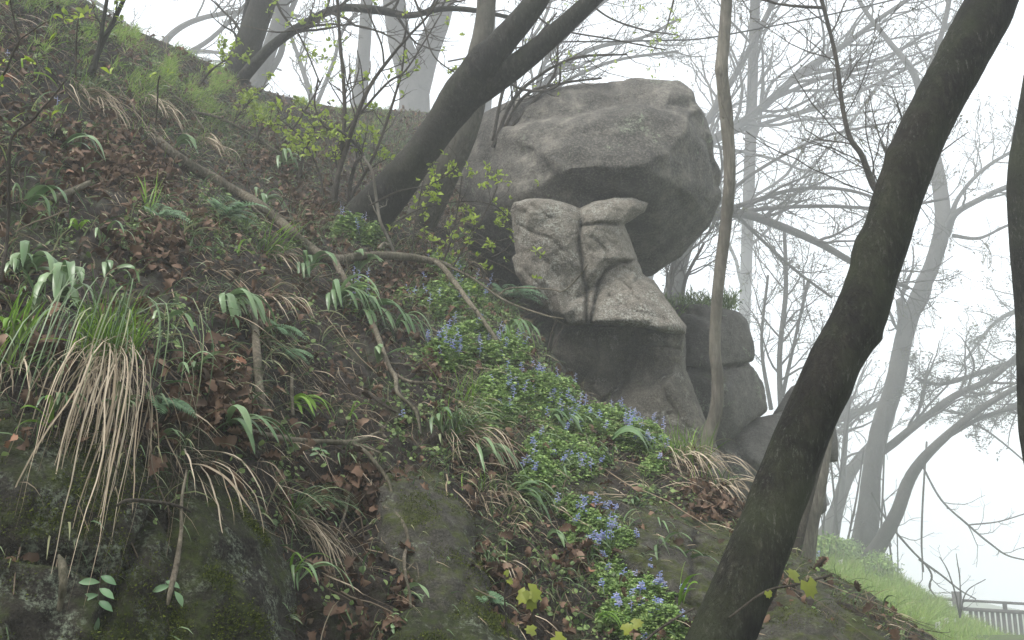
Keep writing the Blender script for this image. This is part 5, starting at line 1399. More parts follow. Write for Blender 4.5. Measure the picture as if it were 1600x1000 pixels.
def deadwood(name, label, limbs, m=M_BRANCH, cat='branch', sides=12, seed=0, twigs=0, lift=0.09, group=None):
    L = [on_bank(l, lift) for l in limbs]
    e = empty(name, P(*L[0][0][:3]), label, cat, group)
    g = np.random.default_rng(seed + 5)
    for i, l in enumerate(L):
        mb = MB()
        pts, r = bigtube(mb, l, sides, 3, 0.12, 14.0, seed + i)
        if twigs:
            k = np.linspace(0, len(pts) - 1, 10).astype(int)
            a, ra = grow(pts[None, k], r[None, k], twigs, 0.18, (35, 70), 0.35, 7, 0.03, 0.25, 0.1, 0.12, 0.4, g)
            tubes(mb, a, np.clip(ra, 0.0015, 0.006), 4)
        mb.build('stem' if i == 0 else 'side_branch', m, e)
    return e
deadwood('fallen_branch', 'long fallen branch snaking down the slope, forking in the middle of the picture', [
    [(248, 218, 10), (268, 238, 17), (300, 262, 19), (332, 278, 19), (365, 298, 17), (402, 318, 16), (438, 347, 16), (468, 374, 16), (498, 396, 15), (524, 405, 15), (560, 401, 14, .12), (600, 399, 13, .2), (640, 402, 13, .3), (680, 409, 11, .4), (706, 417, 8, .45)],
    [(520, 400, 10), (532, 425, 11), (545, 448, 10), (562, 475, 10), (580, 500, 9), (592, 530, 9), (606, 570, 9), (618, 590, 8), (622, 615, 6), (648, 640, 5), (657, 672, 4)],
    [(678, 407, 7, .42), (694, 420, 9, .42), (712, 443, 9, .40), (730, 468, 8, .3), (752, 497, 8, .2), (772, 525, 7, .1), (786, 548, 6, .03)],
    [(614, 583, 6), (640, 596, 5), (680, 600, 4), (730, 612, 3)],
    [(322, 272, 6), (352, 292, 5), (380, 300, 4), (402, 330, 3.5), (430, 340, 3), (470, 346, 3)],
    [(700, 416, 4, .45), (740, 436, 4, .5), (790, 470, 3.4, .6), (850, 492, 2.6, .7), (880, 498, 2, .75)],
    [(778, 462, 3, .6), (800, 450, 2.6, .65), (860, 452, 2.4, .7), (880, 455, 2.4, .72), (905, 432, 2, .75), (918, 414, 1.6, .8)],
    [(592, 388, 5, .2), (600, 380, 5, .22), (608, 384, 4, .22)]],
    seed=3, twigs=5)
deadwood('fallen_branch', 'shorter fallen branch lying level across bare earth, above the heap of brown leaves', [
    [(372, 668, 9), (410, 678, 9), (450, 686, 9), (500, 690, 9), (548, 691, 9), (572, 684, 6), (592, 676, 5), (604, 684, 4)],
    [(545, 690, 7), (570, 705, 7), (590, 728, 7), (606, 750, 6), (612, 775, 4), (604, 790, 3)],
    [(552, 692, 5), (575, 700, 4), (594, 708, 3)]], seed=8, twigs=2)
deadwood('root', 'crooked bare root curving down the left edge of the sloping grey slab', [
    [(600, 792, 6), (618, 802, 6), (632, 822, 6), (638, 845, 6), (632, 870, 6), (634, 900, 5), (640, 925, 5), (642, 950, 4)],
    [(636, 890, 4), (650, 880, 2.5), (655, 905, 2)]], M_BRANCH, 'root', seed=12, lift=0.12)
deadwood('dead_stick', 'upright broken brown stick standing in the bank right of the broad strap-leaved clump', [
    [(392, 478, 5, .05), (398, 510, 12, .08), (402, 560, 14, .08), (405, 605, 14, .08), (414, 640, 11, .06), (426, 660, 6, .03)],
    [(406, 500, 4, .06), (420, 535, 7, .06), (432, 552, 6, .05)]], M_BRANCH, 'stick', seed=14)
deadwood('dead_stick', 'thin short upright stick just above the lower fallen branch', [[(456, 585, 6, .05), (456, 615, 6, .05), (458, 650, 5, .04)]], M_BRANCH, 'stick', seed=15)
deadwood('root', 'dark gnarled twig lying across the mossy rock behind the hanging straw', [
    [(182, 790, 5, .15), (200, 782, 6, .16), (240, 784, 6, .16), (275, 790, 5, .15), (298, 800, 4, .14)]], M_TWIG, 'root', seed=16)
deadwood('root', 'thin forked root hanging in the dark hollow under the leaf heap', [
    [(545, 775, 4, .1), (540, 800, 4, .1), (532, 822, 3, .1), (524, 842, 2.5, .1)],
    [(536, 812, 2.5, .1), (552, 838, 2, .1)]], M_BRANCH, 'root', seed=17)
deadwood('root', 'hanging strip of root and bark between the two mossy outcrops', [
    [(292, 735, 4, .12), (284, 780, 5, .15), (283, 830, 6, .16), (276, 880, 9, .17), (266, 925, 8, .17), (262, 945, 4, .16)]], M_BRANCH, 'root', seed=18)
deadwood('dead_stick', 'splintered reddish wood stub on the mossy rock at the lower left', [
    [(92, 868, 5, .2), (98, 885, 15, .22), (98, 920, 14, .22), (92, 955, 8, .2)]], M_BRANCH, 'stick', seed=19)
deadwood('dead_stick', 'dark crossed sticks in bare earth between the side branch and the flowers', [
    [(575, 612, 4), (592, 628, 4), (620, 645, 5)], [(622, 600, 4), (630, 622, 4), (652, 640, 4), (658, 680, 3)]], M_TWIG, 'stick', seed=20)
deadwood('root', 'grey exposed root crossing the slope above the long fallen branch', [
    [(300, 175, 5), (345, 185, 4.5), (400, 215, 4), (440, 240, 4), (500, 262, 3)],
    [(262, 140, 4), (300, 175, 4), (330, 220, 3)]], M_BRANCH, 'root', seed=21)
deadwood('dead_stick', 'dark stick lying in the brown leaves at the left, under the leafy twig', [
    [(82, 312, 12), (110, 300, 11), (140, 285, 8)]], M_BRANCH, 'stick', seed=22)

# ------------------------------------------------------------------ shrubs with young leaves
def leafy(label, stems, leaves=(), m=M_TWIG, ls=0.05, name='shrub', cat='shrub', seed=0, tw=0, twl=0.3, region=None, tmpl='oval', nper=(3, 5), tipleaf=0.0, sides=8, lm=None, dens=None):
    """stems rows (px,py,d,w); leaves: (px,py,d) spots; tipleaf: share of twig tips carrying leaves"""
    g = np.random.default_rng(seed + 200)
    e = empty(name, P(*stems[0][0][:3]), label, cat)
    tips = []
    for i, st in enumerate(stems):
        mb = MB()
        pts, r = bigtube(mb, st, sides, 10, 0.12, 9, seed + i)
        if tw:
            k = np.linspace(0, len(pts) - 1, 10).astype(int)
            L = np.linalg.norm(pts[-1] - pts[0])
            a, ra = grow(pts[None, k], r[None, k], max(2, int(tw * L)), twl, (25, 60), 0.5, 7, 0.1, 0.16, 0.15, 0.2, 0.35, g)
            zz = max(1.0, st[0][2] / 11.0)
            ra = np.clip(ra, 0.0018 * zz, 0.006 * zz)
            tubes(mb, a, ra, 4)
            b, rb = grow(a, ra, 3, 0.45, (30, 60), 0.6, 5, 0.1, 0.2, 0.2, 0, 0.5, g)
            tubes(mb, b, np.clip(rb, 0.0015 * zz, 0.003 * zz), 3)
            tips += [a[:, -1], b[:, -1], b[:, 2]]
        mb.build('stem', m, e)
    spots = [P(*q) for q in leaves]
    if tips and tipleaf:
        t = np.concatenate(tips)
        x, y, _ = proj(t)
        ok = g.random(len(t)) < tipleaf * (region(x, y) if region else 1)
        spots += list(t[ok])
    if spots:
        S = np.array(spots)
        rep = g.integers(nper[0], nper[1] + 1, len(S))
        Q = np.repeat(S, rep, 0); n = len(Q)
        mb = MB()
        X = nrm(g.normal(size=(n, 3)) * [1, 1, 0.7] + [0, 0, 0.45])
        Z = nrm(g.normal(size=(n, 3)) + [0, -0.5, 0.9])
        sc = ls * g.uniform(0.45, 1.15, n)
        if tmpl == 'maple':
            V, q, t_ = MAPLE; inst(mb, V, q, t_, Q + X * 0.005, X, Z, sc, g.random(n))
        else:
            V, q = OVAL[0]
            inst(mb, V, q, None, Q + X * 0.004, X, Z, sc, g.random(n))
        mb.build('leaves', lm or M_SPRING, e)
    return e
RG = lambda x0, y0, x1, y1: (lambda x, y: ((x > x0) & (x < x1) & (y > y0) & (y < y1)) * 1.0)
leafy('many-stemmed leafless shrub with yellow-green leaves around its foot, left of the forked dark tree', [
    [(522, 345, 8.7, 12), (524, 300, 8.7, 10), (532, 250, 8.7, 8), (538, 190, 8.7, 7), (537, 130, 8.7, 6), (531, 60, 8.7, 5), (526, -30, 8.7, 4)],
    [(518, 345, 8.6, 11), (524, 290, 8.6, 9), (540, 235, 8.6, 8), (556, 185, 8.5, 7), (578, 135, 8.5, 6), (610, 90, 8.5, 5), (640, 55, 8.4, 4), (672, 20, 8.4, 3.5), (700, -30, 8.4, 3)],
    [(545, 340, 8.7, 8), (547, 290, 8.7, 7), (556, 255, 8.6, 6), (566, 240, 8.6, 5), (545, 215, 8.6, 4.5), (528, 203, 8.6, 4), (508, 198, 8.6, 3.5), (492, 165, 8.6, 3), (497, 122, 8.6, 2.6)],
    [(535, 330, 8.8, 5), (565, 280, 8.8, 5), (588, 235, 8.8, 4.5), (606, 185, 8.8, 4), (620, 140, 8.8, 4), (628, 110, 8.8, 3.4), (634, 60, 8.8, 2.6)],
    [(540, 205, 8.6, 4), (560, 180, 8.6, 4), (605, 130, 8.6, 3.4), (632, 112, 8.6, 3), (660, 70, 8.6, 2.4), (690, 20, 8.6, 2)],
    [(600, 100, 8.5, 3.4), (596, 70, 8.5, 3), (580, 30, 8.5, 2.6), (566, -5, 8.5, 2)],
    [(510, 345, 8.7, 5), (505, 300, 8.7, 4), (496, 262, 8.7, 3), (470, 215, 8.7, 2.6), (430, 180, 8.7, 2)],
    [(440, 220, 9.2, 3), (462, 195, 9.2, 3), (490, 150, 9.2, 2.6), (505, 120, 9.2, 2)],
    [(465, 290, 9.0, 6), (475, 240, 9.0, 5), (492, 190, 9.0, 5), (470, 170, 9.0, 3)]],
    tw=7, twl=0.24, tipleaf=0.75, region=lambda x, y: np.where(y > 180, 1.0, 0.12), ls=0.06, seed=1)
leafy('pale bent sapling stem rising from the fork of the fallen branch, bare except one tip', [
    [(617, 396, 7.9, 5), (606, 372, 7.9, 5.5), (594, 345, 7.9, 5.5), (588, 310, 8.0, 5), (582, 270, 8.0, 4.5), (568, 245, 8.1, 4)]], m=M_BARK3, name='sapling', cat='sapling', seed=2, tw=1, twl=0.3)
leafy('airy shrub with fresh yellow-green leaves before the dark recess left of the pillar', [
    [(655, 520, 7.9, 4), (668, 470, 7.9, 4), (688, 420, 7.9, 3.6), (706, 370, 7.9, 3.2), (716, 320, 7.9, 2.8), (722, 275, 7.9, 2)],
    [(668, 525, 7.9, 4), (685, 470, 7.9, 3.6), (712, 410, 7.9, 3), (742, 360, 7.9, 2.6), (765, 320, 7.9, 2.2), (778, 290, 7.9, 1.8)],
    [(680, 525, 7.8, 4), (700, 480, 7.8, 3.4), (720, 440, 7.8, 2.8), (735, 395, 7.8, 2)],
    [(690, 520, 7.8, 3.6), (720, 480, 7.8, 3), (748, 450, 7.8, 2.4), (762, 420, 7.8, 2)],
    [(650, 515, 8.0, 3.6), (650, 450, 8.0, 3.2), (644, 400, 8.0, 2.8), (650, 340, 8.0, 2.4), (662, 280, 8.0, 2)],
    [(576, 322, 7.8, 3), (620, 300, 7.8, 3), (670, 288, 7.8, 2.6), (712, 262, 7.8, 2.4), (712, 240, 7.8, 2)],
    [(622, 345, 7.9, 2.6), (660, 325, 7.9, 2.6), (720, 315, 7.9, 2.2), (770, 320, 7.9, 2), (800, 345, 7.9, 1.6)],
    [(730, 372, 7.9, 2.6), (770, 378, 7.9, 2.4), (800, 372, 7.9, 2), (790, 390, 7.9, 1.8), (768, 402, 7.9, 1.5)]],
    leaves=[(694, 242, 7.8), (678, 272, 7.8), (656, 282, 7.8), (716, 276, 7.8), (782, 285, 7.8), (842, 288, 7.8), (708, 365, 7.8), (737, 335, 7.8), (622, 352, 7.8), (704, 342, 7.8), (726, 380, 7.8), (753, 415, 7.8), (845, 398, 7.6), (838, 392, 7.6), (790, 405, 7.7), (838, 435, 7.6),
            (737, 450, 7.6), (728, 455, 7.6), (610, 358, 7.8), (640, 345, 7.8), (670, 395, 7.8), (690, 400, 7.8)],
    tw=6, twl=0.28, tipleaf=0.9, region=lambda x, y: np.where((y > 255) & (y < 425) & (x > 615) & (x < 800), 0.8, 0.06), ls=0.052, seed=3)
leafy('two-stemmed bare sapling standing in the upper left straw', [
    [(140, 118, 6.5, 11), (152, 85, 6.5, 9), (166, 55, 6.5, 8), (184, 20, 6.5, 7), (206, -30, 6.5, 6)],
    [(146, 112, 6.4, 9), (156, 70, 6.4, 7), (162, 30, 6.4, 6), (172, -30, 6.4, 5)],
    [(160, 62, 6.4, 3), (158, 40, 6.4, 3), (148, 22, 6.4, 2.5)]], m=M_BARK2, name='sapling', cat='sapling', tw=2, twl=0.25, tipleaf=0.25, ls=0.06, seed=4)
leafy('dark slender twig with large bright leaves at the upper left edge, close to the camera', [
    [(-20, 480, 2.9, 6), (4, 420, 2.95, 5.5), (13, 350, 3.0, 5), (14, 290, 3.0, 5), (16, 225, 3.0, 4.5), (26, 205, 3.0, 4), (48, 190, 3.0, 3.6), (64, 172, 3.0, 3.2), (84, 150, 3.0, 2.6), (102, 126, 3.0, 2)],
    [(-12, 140, 3.0, 4), (8, 112, 3.0, 3.6), (20, 84, 3.0, 3.4), (29, 64, 3.0, 3), (24, 40, 3.0, 2.6), (14, -10, 3.0, 2)],
    [(28, 64, 3.0, 2.4), (48, 50, 3.0, 2), (72, 34, 3.0, 1.6)],
    [(14, 300, 3.0, 2.4), (8, 250, 3.0, 2.2), (-8, 215, 3.0, 2)]],
    leaves=[(76, 66, 3.0), (79, 182, 3.0), (56, 97, 3.0), (82, 117, 3.0), (80, 24, 3.0), (4, 98, 3.0), (2, 130, 3.0), (12, 10, 3.0)], nper=(2, 3), ls=0.034, seed=5)
leafy('thin upright twig with one bright leaf at its top, left of the two-stemmed sapling', [
    [(118, 118, 3.6, 2.8), (119, 80, 3.6, 2.6), (120, 52, 3.6, 2.4), (122, 30, 3.6, 2)]], leaves=[(124, 26, 3.6), (172, 116, 3.6)], nper=(2, 3), ls=0.045, name='twig', cat='twig', seed=6)
leafy('thin upright twig with two bright leaves above the first straw tufts', [
    [(243, 196, 4.0, 2.6), (246, 160, 4.0, 2.4), (247, 130, 4.0, 2.2), (250, 118, 4.0, 1.8)]], leaves=[(246, 114, 4.0), (262, 116, 4.0)], nper=(2, 3), ls=0.045, name='twig', cat='twig', seed=7)
leafy('low young leaves scattered on short twigs below the misty ridge, left of the leafy shrub', [
    [(300, 150, 9.5, 3), (330, 110, 9.5, 3), (360, 90, 9.5, 2)], [(360, 200, 9.8, 3), (380, 170, 9.8, 3), (420, 130, 9.8, 2)], [(400, 235, 9.6, 3), (410, 200, 9.6, 3), (460, 180, 9.6, 2)],
    [(440, 260, 9.4, 3), (460, 230, 9.4, 3), (500, 215, 9.4, 2)]],
    tw=14, twl=0.5, tipleaf=0.7, ls=0.065, seed=8)
leafy('leafy spring twigs hanging in the mist over the ridge, between ridge tree and leafy shrub', [
    [(420, -30, 9.8, 5), (440, 20, 9.8, 4), (470, 60, 9.8, 3), (500, 130, 9.8, 2.4)], [(520, -20, 9.8, 4), (500, 30, 9.8, 3), (440, 50, 9.8, 2.4), (380, 40, 9.8, 2)],
    [(640, -20, 9.8, 4), (660, 30, 9.8, 3), (680, 90, 9.8, 2.4), (740, 130, 9.8, 2)]],
    tw=8, twl=0.35, tipleaf=0.35, ls=0.055, name='overhanging_twigs', cat='twigs', seed=9)
leafy('loose spray of small leaves drooping from above, over the top of the boulder', [
    [(880, -40, 10.5, 4), (940, 20, 10.5, 3), (1000, 45, 10.5, 2.6), (1060, 55, 10.5, 2)], [(1060, -30, 10.5, 4), (1050, 10, 10.5, 3), (1040, 50, 10.5, 2)], [(800, -20, 10.5, 4), (860, 40, 10.5, 3), (960, 62, 10.5, 2.4), (1040, 78, 10.5, 2)]],
    tw=4, twl=0.35, tipleaf=0.45, ls=0.05, name='overhanging_twigs', cat='twigs', region=lambda x, y: np.where((x > 960) & (x < 1110), 1.0, 0.1), seed=10)
leafy('tangle of bare arching twigs between the fork of the leaning tree and the boulder top', [
    [(770, 230, 11.2, 7), (800, 160, 11.2, 6), (840, 120, 11.2, 5), (900, 90, 11.2, 4), (980, 85, 11.2, 3)], [(775, 225, 11.2, 6), (820, 150, 11.2, 5), (880, 130, 11.2, 4), (940, 122, 11.2, 3)],
    [(770, 220, 11.2, 6), (790, 130, 11.2, 5), (830, 70, 11.2, 4), (870, 20, 11.2, 3)], [(780, 220, 11.2, 6), (850, 140, 11.2, 5), (868, 110, 11.2, 4), (872, 70, 11.2, 3)],
    [(780, 120, 11.0, 4), (812, 138, 11.0, 4), (845, 142, 11.0, 4), (872, 132, 11.0, 4), (876, 100, 11.0, 3)]],
    tw=9, twl=0.4, tipleaf=0.08, ls=0.05, seed=11)
leafy('slim twig crossing in front of the pillar base, with a few pale buds', [
    [(825, 620, 7.2, 2.6), (850, 570, 7.2, 2.4), (862, 520, 7.2, 2), (870, 500, 7.2, 1.6)], [(850, 570, 7.2, 2), (880, 510, 7.2, 1.6)]], name='twig', cat='twig', seed=12)
leafy('short dark twig with lobed yellow-green leaves reaching right from behind the big leaning trunk', [
    [(1140, 965, 3.3, 4), (1195, 925, 3.3, 4), (1240, 914, 3.3, 3.6), (1275, 905, 3.3, 3.4), (1300, 898, 3.3, 4)]],
    leaves=[], name='twig', cat='twig', seed=13)
def bigleaves(parent_label, name, spots, stem, ls, m=M_SPRING, seed=0):
    g = np.random.default_rng(seed)
    e = leafy(parent_label, stem, name=name, cat='twig', seed=seed)
    V, q, t = MAPLE
    for (px, py, d, dx, dz, s) in spots:
        mb = MB()
        inst(mb, V, q, t, P(px, py, d)[None], np.array([[dx, -0.15, dz]]), np.array([[g.normal() * .3, -0.8, 0.6]]), s, np.array([g.uniform(0.1, 0.9)]))
        mb.build('leaf', m, e)
M_MAPLE = leafmat('young_maple_leaf', [(0.0, (0.16, 0.20, 0.025)), (1.0, (0.27, 0.30, 0.04))], 0.5, 0.4, 0.3, 20)
bigleaves('pair of large lobed yellow-green leaves just right of the big leaning trunk, before the rock', 'twig',
          [(1246, 902, 3.2, -0.5, 0.35, 0.07), (1262, 910, 3.2, 0.35, -1, 0.085), (1200, 925, 3.2, 0.2, -1, 0.035)], [[(1246, 905, 3.25, 2), (1256, 909, 3.25, 2), (1266, 906, 3.25, 2)]], 0, M_MAPLE, 3)
bigleaves('seedling with large lobed yellow-green leaves at the bottom, left of the flower mat', 'seedling',
          [(822, 925, 3.1, -0.3, -0.4, 0.07), (826, 922, 3.1, 0.8, -0.5, 0.08), (830, 935, 3.1, 0.1, -1, 0.065), (790, 898, 3.1, 0.3, 0.5, 0.03), (795, 906, 3.1, 0.5, -0.5, 0.03), (835, 985, 3.0, -0.9, 0.2, 0.05), (868, 995, 3.0, 0.6, -0.4, 0.06), (975, 985, 3.0, 0.5, 0.4, 0.05), (990, 975, 3.0, 0.8, 0.2, 0.05)],
          [[(842, 1040, 3.1, 4), (836, 980, 3.1, 3.4), (828, 930, 3.1, 3), (824, 915, 3.1, 2)], [(800, 1030, 3.15, 2.6), (790, 960, 3.15, 2.4), (788, 900, 3.15, 2)], [(960, 1060, 3.0, 4), (1010, 1000, 3.05, 4), (1050, 970, 3.1, 3.6), (1085, 950, 3.15, 3)]], 0, M_MAPLE, 5)

# green growth on the ledge behind, below the overhang
def ledge_green():
    g = np.random.default_rng(31); n = 900
    x = g.uniform(1035, 1150, n); y = 482 - 22 * g.random(n) ** 1.5 - 5 * np.sin(x / 9)
    p = P(x, y + 8, g.uniform(11.9, 13.2, n))
    mb = MB()
    blades(mb, p, g.normal(size=(n, 3)) * 0.5 + [0, 0, 1], g.uniform(0.08, 0.26, n), g.uniform(0.006, 0.014, n), 1.4, DN, 5)
    V, q = OVAL[0]
    inst(mb, V, q, None, p + g.normal(size=p.shape) * [.05, .1, .05], g.normal(size=(n, 3)), g.normal(size=(n, 3)) + [0, 0, 1], g.uniform(0.02, 0.05, n))
    return mb.build('weeds', M_UNDER)
tag(ledge_green(), None, None, None, 'stuff')

# misty fine-leaved boughs at the right
def mist_foliage(label, spine, n, ry, ls=0.16, seed=0, m=M_MISTLEAF):
    far = lambda d: d if d < 12.5 else 12.5 + (d - 12.5) * 5.0
    spine = [(a, b, far(d), w) for a, b, d, w in spine]
    g = np.random.default_rng(seed)
    e = empty('leafy_bough', P(*spine[0][:3]), label, 'bough')
    mb = MB(); pts, r = bigtube(mb, spine, 8, 8, 0.05, 4, seed)
    k = np.linspace(0, len(pts) - 1, 10).astype(int)
    a, ra = grow(pts[None, k], r[None, k], n, 0.33, (25, 70), 0.35, 8, -0.02, 0.14, 0.1, 0.8, 0.3, g)
    a[..., 1] = pts[0, 1] + (a[..., 1] - pts[0, 1]) * 0.7
    b, rb = grow(a, ra, 6, 0.4, (30, 60), 0.6, 6, 0.0, 0.2, 0.1, 0, 0.5, g)
    tubes(mb, a, np.clip(ra, 0.007, 0.03), 4); tubes(mb, b, np.clip(rb, 0.005, 0.01), 3)
    mb.build('branches', M_BARK4, e)
    t = b[:, 1:].reshape(-1, 3); t = t[g.random(len(t)) < 0.75]
    t = np.repeat(t, 3, 0) + g.normal(size=(len(t) * 3, 3)) * 0.10
    mb = MB(); V, q = LANCE[0]
    inst(mb, V * [1, 1.8, 1], q, None, t, g.normal(size=t.shape) * [1, 1, 0.5], g.normal(size=t.shape) + [0, 0, 1], ls * g.uniform(0.6, 1.2, len(t)))
    mb.build('leaves', m, e)
mist_foliage('misty fine-leaved bough spreading at the right behind the far thick trunk', [(1690, 520, 18, 14), (1600, 560, 18, 11), (1540, 580, 18, 9), (1470, 600, 18, 6), (1430, 590, 18, 4)], 30, 30, 0.16, 5)
mist_foliage('second misty leafy bough lower at the right, under the first', [(1700, 610, 18.5, 12), (1610, 625, 18.5, 10), (1540, 650, 18.5, 7), (1470, 640, 18.5, 4)], 26, 30, 0.16, 6)
mist_foliage('pale leafy bough high at the right edge in the mist', [(1720, 470, 20, 12), (1620, 480, 20, 9), (1560, 500, 20, 6), (1510, 560, 20, 4)], 24, 30, 0.14, 7)

# drooping twig across the open mist at the lower right
leafy('thin crooked twig drooping across the open mist towards the fence', [
    [(1362, 770, 34, 3), (1385, 812, 38, 3.4), (1420, 855, 38, 3.2), (1446, 882, 38, 3), (1456, 900, 38, 3), (1452, 916, 38, 2.8), (1462, 932, 38, 2.6), (1480, 945, 38, 2.4), (1490, 962, 38, 1.8)],
    [(1436, 874, 38, 4), (1470, 898, 38, 3), (1500, 922, 38, 2.4), (1525, 936, 38, 1.8)]], m=M_BARK4, name='twig', cat='twig', seed=40, tw=0.8, twl=0.25)
leafy('straight thin twig hanging down in the open mist right of the grey tree', [
    [(1448, 690, 38, 3), (1442, 780, 38, 3), (1440, 850, 38, 3), (1443, 894, 38, 2)]], m=M_BARK4, name='twig', cat='twig', seed=41)
leafy('fan of fine bare twigs sweeping down over the mist at the lower right', [
    [(1438, 722, 40, 3.2), (1470, 780, 40, 3.0), (1510, 818, 40, 3.2), (1548, 850, 40, 2.9), (1580, 870, 40, 2.4), (1640, 880, 40, 1.9)], [(1515, 820, 40, 2.4), (1560, 815, 40, 2.1), (1610, 800, 40, 1.6)], [(1505, 660, 40, 3.2), (1540, 672, 40, 3.0), (1600, 720, 40, 2.4), (1650, 770, 40, 1.6)]],
    m=M_BARK4, name='overhanging_twigs', cat='twigs', seed=42, tw=1.2, twl=0.3)
leafy('bare wispy bush just behind the fence post', [
    [(1500, 965, 26, 2.8), (1492, 925, 26, 2.2), (1480, 890, 26, 1.7), (1468, 870, 26, 1.1)], [(1500, 965, 26, 2.2), (1510, 925, 26, 1.7), (1540, 905, 26, 1.1)], [(1500, 960, 26, 2.2), (1500, 910, 26, 1.7), (1494, 865, 26, 1.1)]], m=M_BARK4, seed=43, tw=1.5, twl=0.5)
leafy('cluster of thin straight young stems at the foot of the grey trees', [
    [(1285, 860, 39, 3.8), (1290, 760, 39, 3.0), (1296, 600, 39, 2.2)], [(1300, 862, 39, 3.8), (1310, 760, 39, 3.0), (1330, 620, 39, 2.2)], [(1312, 862, 39, 3.8), (1300, 740, 39, 3.0), (1290, 640, 39, 2.2)], [(1320, 865, 39, 3.8), (1338, 780, 39, 3.0), (1350, 700, 39, 2.2)],
    [(1372, 900, 39, 3.0), (1378, 800, 39, 3.0), (1384, 640, 39, 2.2)], [(1398, 925, 39, 3.0), (1390, 850, 39, 3.0), (1380, 780, 39, 2.2)], [(1404, 925, 39, 2.1), (1402, 840, 39, 1.7), (1400, 780, 39, 1.3)]], m=M_BARK4, seed=44, tw=1.2, twl=0.3)

# low greenery and white flowers on the slope
def slope_plants():
    g = np.random.default_rng(51)
    for (label, cx, cy, rx, ry, n, ls) in (('bushy light green weeds around the foot of the wavy grey tree', 1325, 858, 60, 22, 900, 0.16), ('leafy weeds on the crest right of the wavy grey tree', 1378, 895, 24, 14, 300, 0.14),):
        x = cx + g.normal(size=n) * rx * 0.45; y = np.maximum(cy + g.normal(size=n) * ry * 0.5, np.interp(cx, slope.us, slope.T) + 1)
        p, nn = slope.at(x, y + 6)
        e = empty('weed_patch', p[0], label, 'plants')
        mb = MB(); up = np.array([0, 0, 1.0])
        h = g.uniform(0.1, 0.75, n)[:, None]
        q = p + up * h + g.normal(size=p.shape) * 0.08
        tubes(mb, np.stack([p, (p + q) / 2 + g.normal(size=p.shape) * .02, q], 1), np.full((n, 3), 0.008), 3)
        mb.build('stems', M_DULL, e)
        mb = MB(); V, qd = OVAL[0]
        Q = np.repeat(q, 4, 0) + g.normal(size=(n * 4, 3)) * 0.05
        inst(mb, V, qd, None, Q, g.normal(size=Q.shape), g.normal(size=Q.shape) * 0.5 + up, ls * g.uniform(0.5, 1.1, len(Q)))
        mb.build('leaves', M_CORY, e)
slope_plants()
def spike_flower(label, px, py, m, h, s, group=None, seed=0):
    g = np.random.default_rng(seed)
    p, n = slope.at(px, py); u = np.array([g.normal() * .1, 0, 1.0])
    e = empty('wildflower', p, label, 'flower', group)
    mb = MB(); tubes(mb, np.stack([p, p + u * h * .5, p + u * h])[None], np.full((1, 3), 0.004 * s), 3); mb.build('stem', M_BLADE, e)
    mb = MB(); k = 14; a = np.arange(k) * 2.4; t = np.linspace(0.4, 1, k)
    o = np.stack([np.cos(a), np.sin(a), 0.3 * np.ones(k)], 1); b = p + u * (t * h)[:, None]
    tubes(mb, np.stack([b, b + o * 0.012 * s, b + o * 0.03 * s], 1), np.stack([np.full(k, .003 * s), np.full(k, .006 * s), np.full(k, .010 * s)], 1), 4)
    mb.build('petals', m, e)
for i, (lab, x, y, m, h, s) in enumerate([
    ('white flower spike at the foot of the misty trees, near the big leaning trunk', 1268, 862, M_WHITE, 0.75, 3.0), ('white flower spike left of the pale blue blossom on the slope', 1240, 866, M_WHITE, 0.5, 2.4),
    ('white flower spike in the grass below the foot of the wavy grey tree', 1314, 892, M_WHITE, 0.3, 2.2), ('pale blue flower cluster on the slope left below the grey tree', 1274, 880, M_BLUE, 0.3, 3.0),
    ('small pale blue flower in the grass beside the rock at the lower right', 1366, 958, M_BLUE, 0.12, 1.2), ('white flower spike low on the grassy slope, leftmost of four near the fence', 1445, 985, M_WHITE, 0.24, 1.7),
    ('white flower spike second from the left below the fence', 1465, 992, M_WHITE, 0.24, 1.7), ('white flower spike nearest the fence post foot', 1480, 982, M_WHITE, 0.24, 1.7), ('white flower spike rightmost of the four by the fence', 1494, 982, M_WHITE, 0.24, 1.7)]):
    spike_flower(lab, x, y, m, h, s, 'wild flowers on the grassy slope', i)

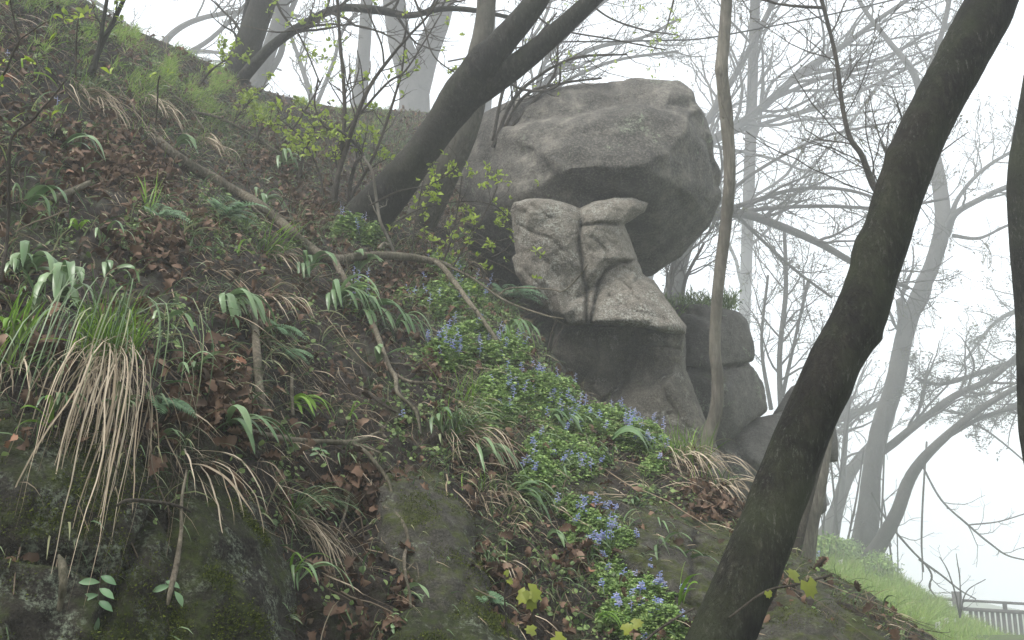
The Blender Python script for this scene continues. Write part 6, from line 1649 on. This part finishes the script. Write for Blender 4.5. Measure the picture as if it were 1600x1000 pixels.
# ------------------------------------------------------------------ fence and cable
def fence():
    D = 34.0
    m = barkmat('fence_wood', (0.10, 0.095, 0.10), (0.14, 0.13, 0.135), (0.19, 0.18, 0.18), 0.0, 0.0, 0.6, (1, 1, 0.2))
    A, B = P(1440, 934.5, D + 0.5), P(1700, 949, D - 1.3)
    ax = nrm(B - A); ln = np.linalg.norm(B - A)
    hx = nrm(np.array([ax[0], ax[1], 0])); th = np.array([-hx[1], hx[0], 0])
    e = empty('fence', A + DN * 1.6, 'grey wooden fence with close upright slats, at the lower right in the mist', 'fence')
    def beam(name, a, b, h, t):
        c = []
        for q in (a, b):
            for s1, s2 in ((-1, -1), (1, -1), (1, 1), (-1, 1)): c.append(q + th * t / 2 * s1 + np.array([0, 0, h / 2 * s2]))
        mb = MB(); mb.add(c, [[0, 1, 5, 4], [1, 2, 6, 5], [2, 3, 7, 6], [3, 0, 4, 7], [0, 3, 2, 1], [4, 5, 6, 7]]); o = mb.build(name, m, e, False)
        b_ = o.modifiers.new('b', 'BEVEL'); b_.width = 0.008; return o
    def upr(name, q, w, h0, h1, t):
        c = []
        for z in (h0, h1):
            for s1, s2 in ((-1, -1), (1, -1), (1, 1), (-1, 1)): c.append(q + hx * w / 2 * s1 + th * t / 2 * s2 + np.array([0, 0, z]))
        mb = MB(); mb.add(c, [[0, 1, 5, 4], [1, 2, 6, 5], [2, 3, 7, 6], [3, 0, 4, 7], [0, 3, 2, 1], [4, 5, 6, 7]]); o = mb.build(name, m, e, False)
        b_ = o.modifiers.new('b', 'BEVEL'); b_.width = 0.006; return o
    at = lambda t: A + ax * ln * t
    beam('rail', A, B, 0.09, 0.12)
    beam('rail', A + DN * 0.30, B + DN * 0.30, 0.13, 0.07)
    beam('rail', A + DN * 1.25, B + DN * 1.25, 0.12, 0.07)
    tt = lambda px: (px - 1440) / 260.0
    upr('post', at(tt(1498)) - th * 0.02, 0.32, -1.7, 0.30, 0.28)
    upr('post', at(tt(1573)) - th * 0.0, 0.14, -0.24, -0.046, 0.10)
    upr('post', at(tt(1650)), 0.14, -0.24, -0.046, 0.10)
    x = 1518
    while x < 1690:
        upr('slat', at(tt(x)) + th * 0.055 - np.array([0, 0, 0.0]), 0.125, -1.32, -0.37, 0.025)
        x += 8.6
fence()
def cable():
    pts = [(700, 96, 13), (850, 68, 13.2), (950, 65, 13.4), (1040, 63, 13.6), (1100, 60, 13.8), (1200, 42, 14), (1300, 22, 14.2), (1420, -6, 14.4), (1560, -40, 14.6)]
    w = crom(np.array(pts, float), 8)
    mb = MB(); p = P(w[:, 0], w[:, 1], w[:, 2]); tubes(mb, p[None], np.full((1, len(p)), 0.012), 6, 0.3)
    m = mat('black_cable', lambda nt, out: NT(nt).bsdf((0.05, 0.05, 0.05), 0.5, None, 0.4, out))
    tag(mb.build('cable', m), 'thin dark cable strung across the mist behind the slim pale trunk', 'cable')
cable()
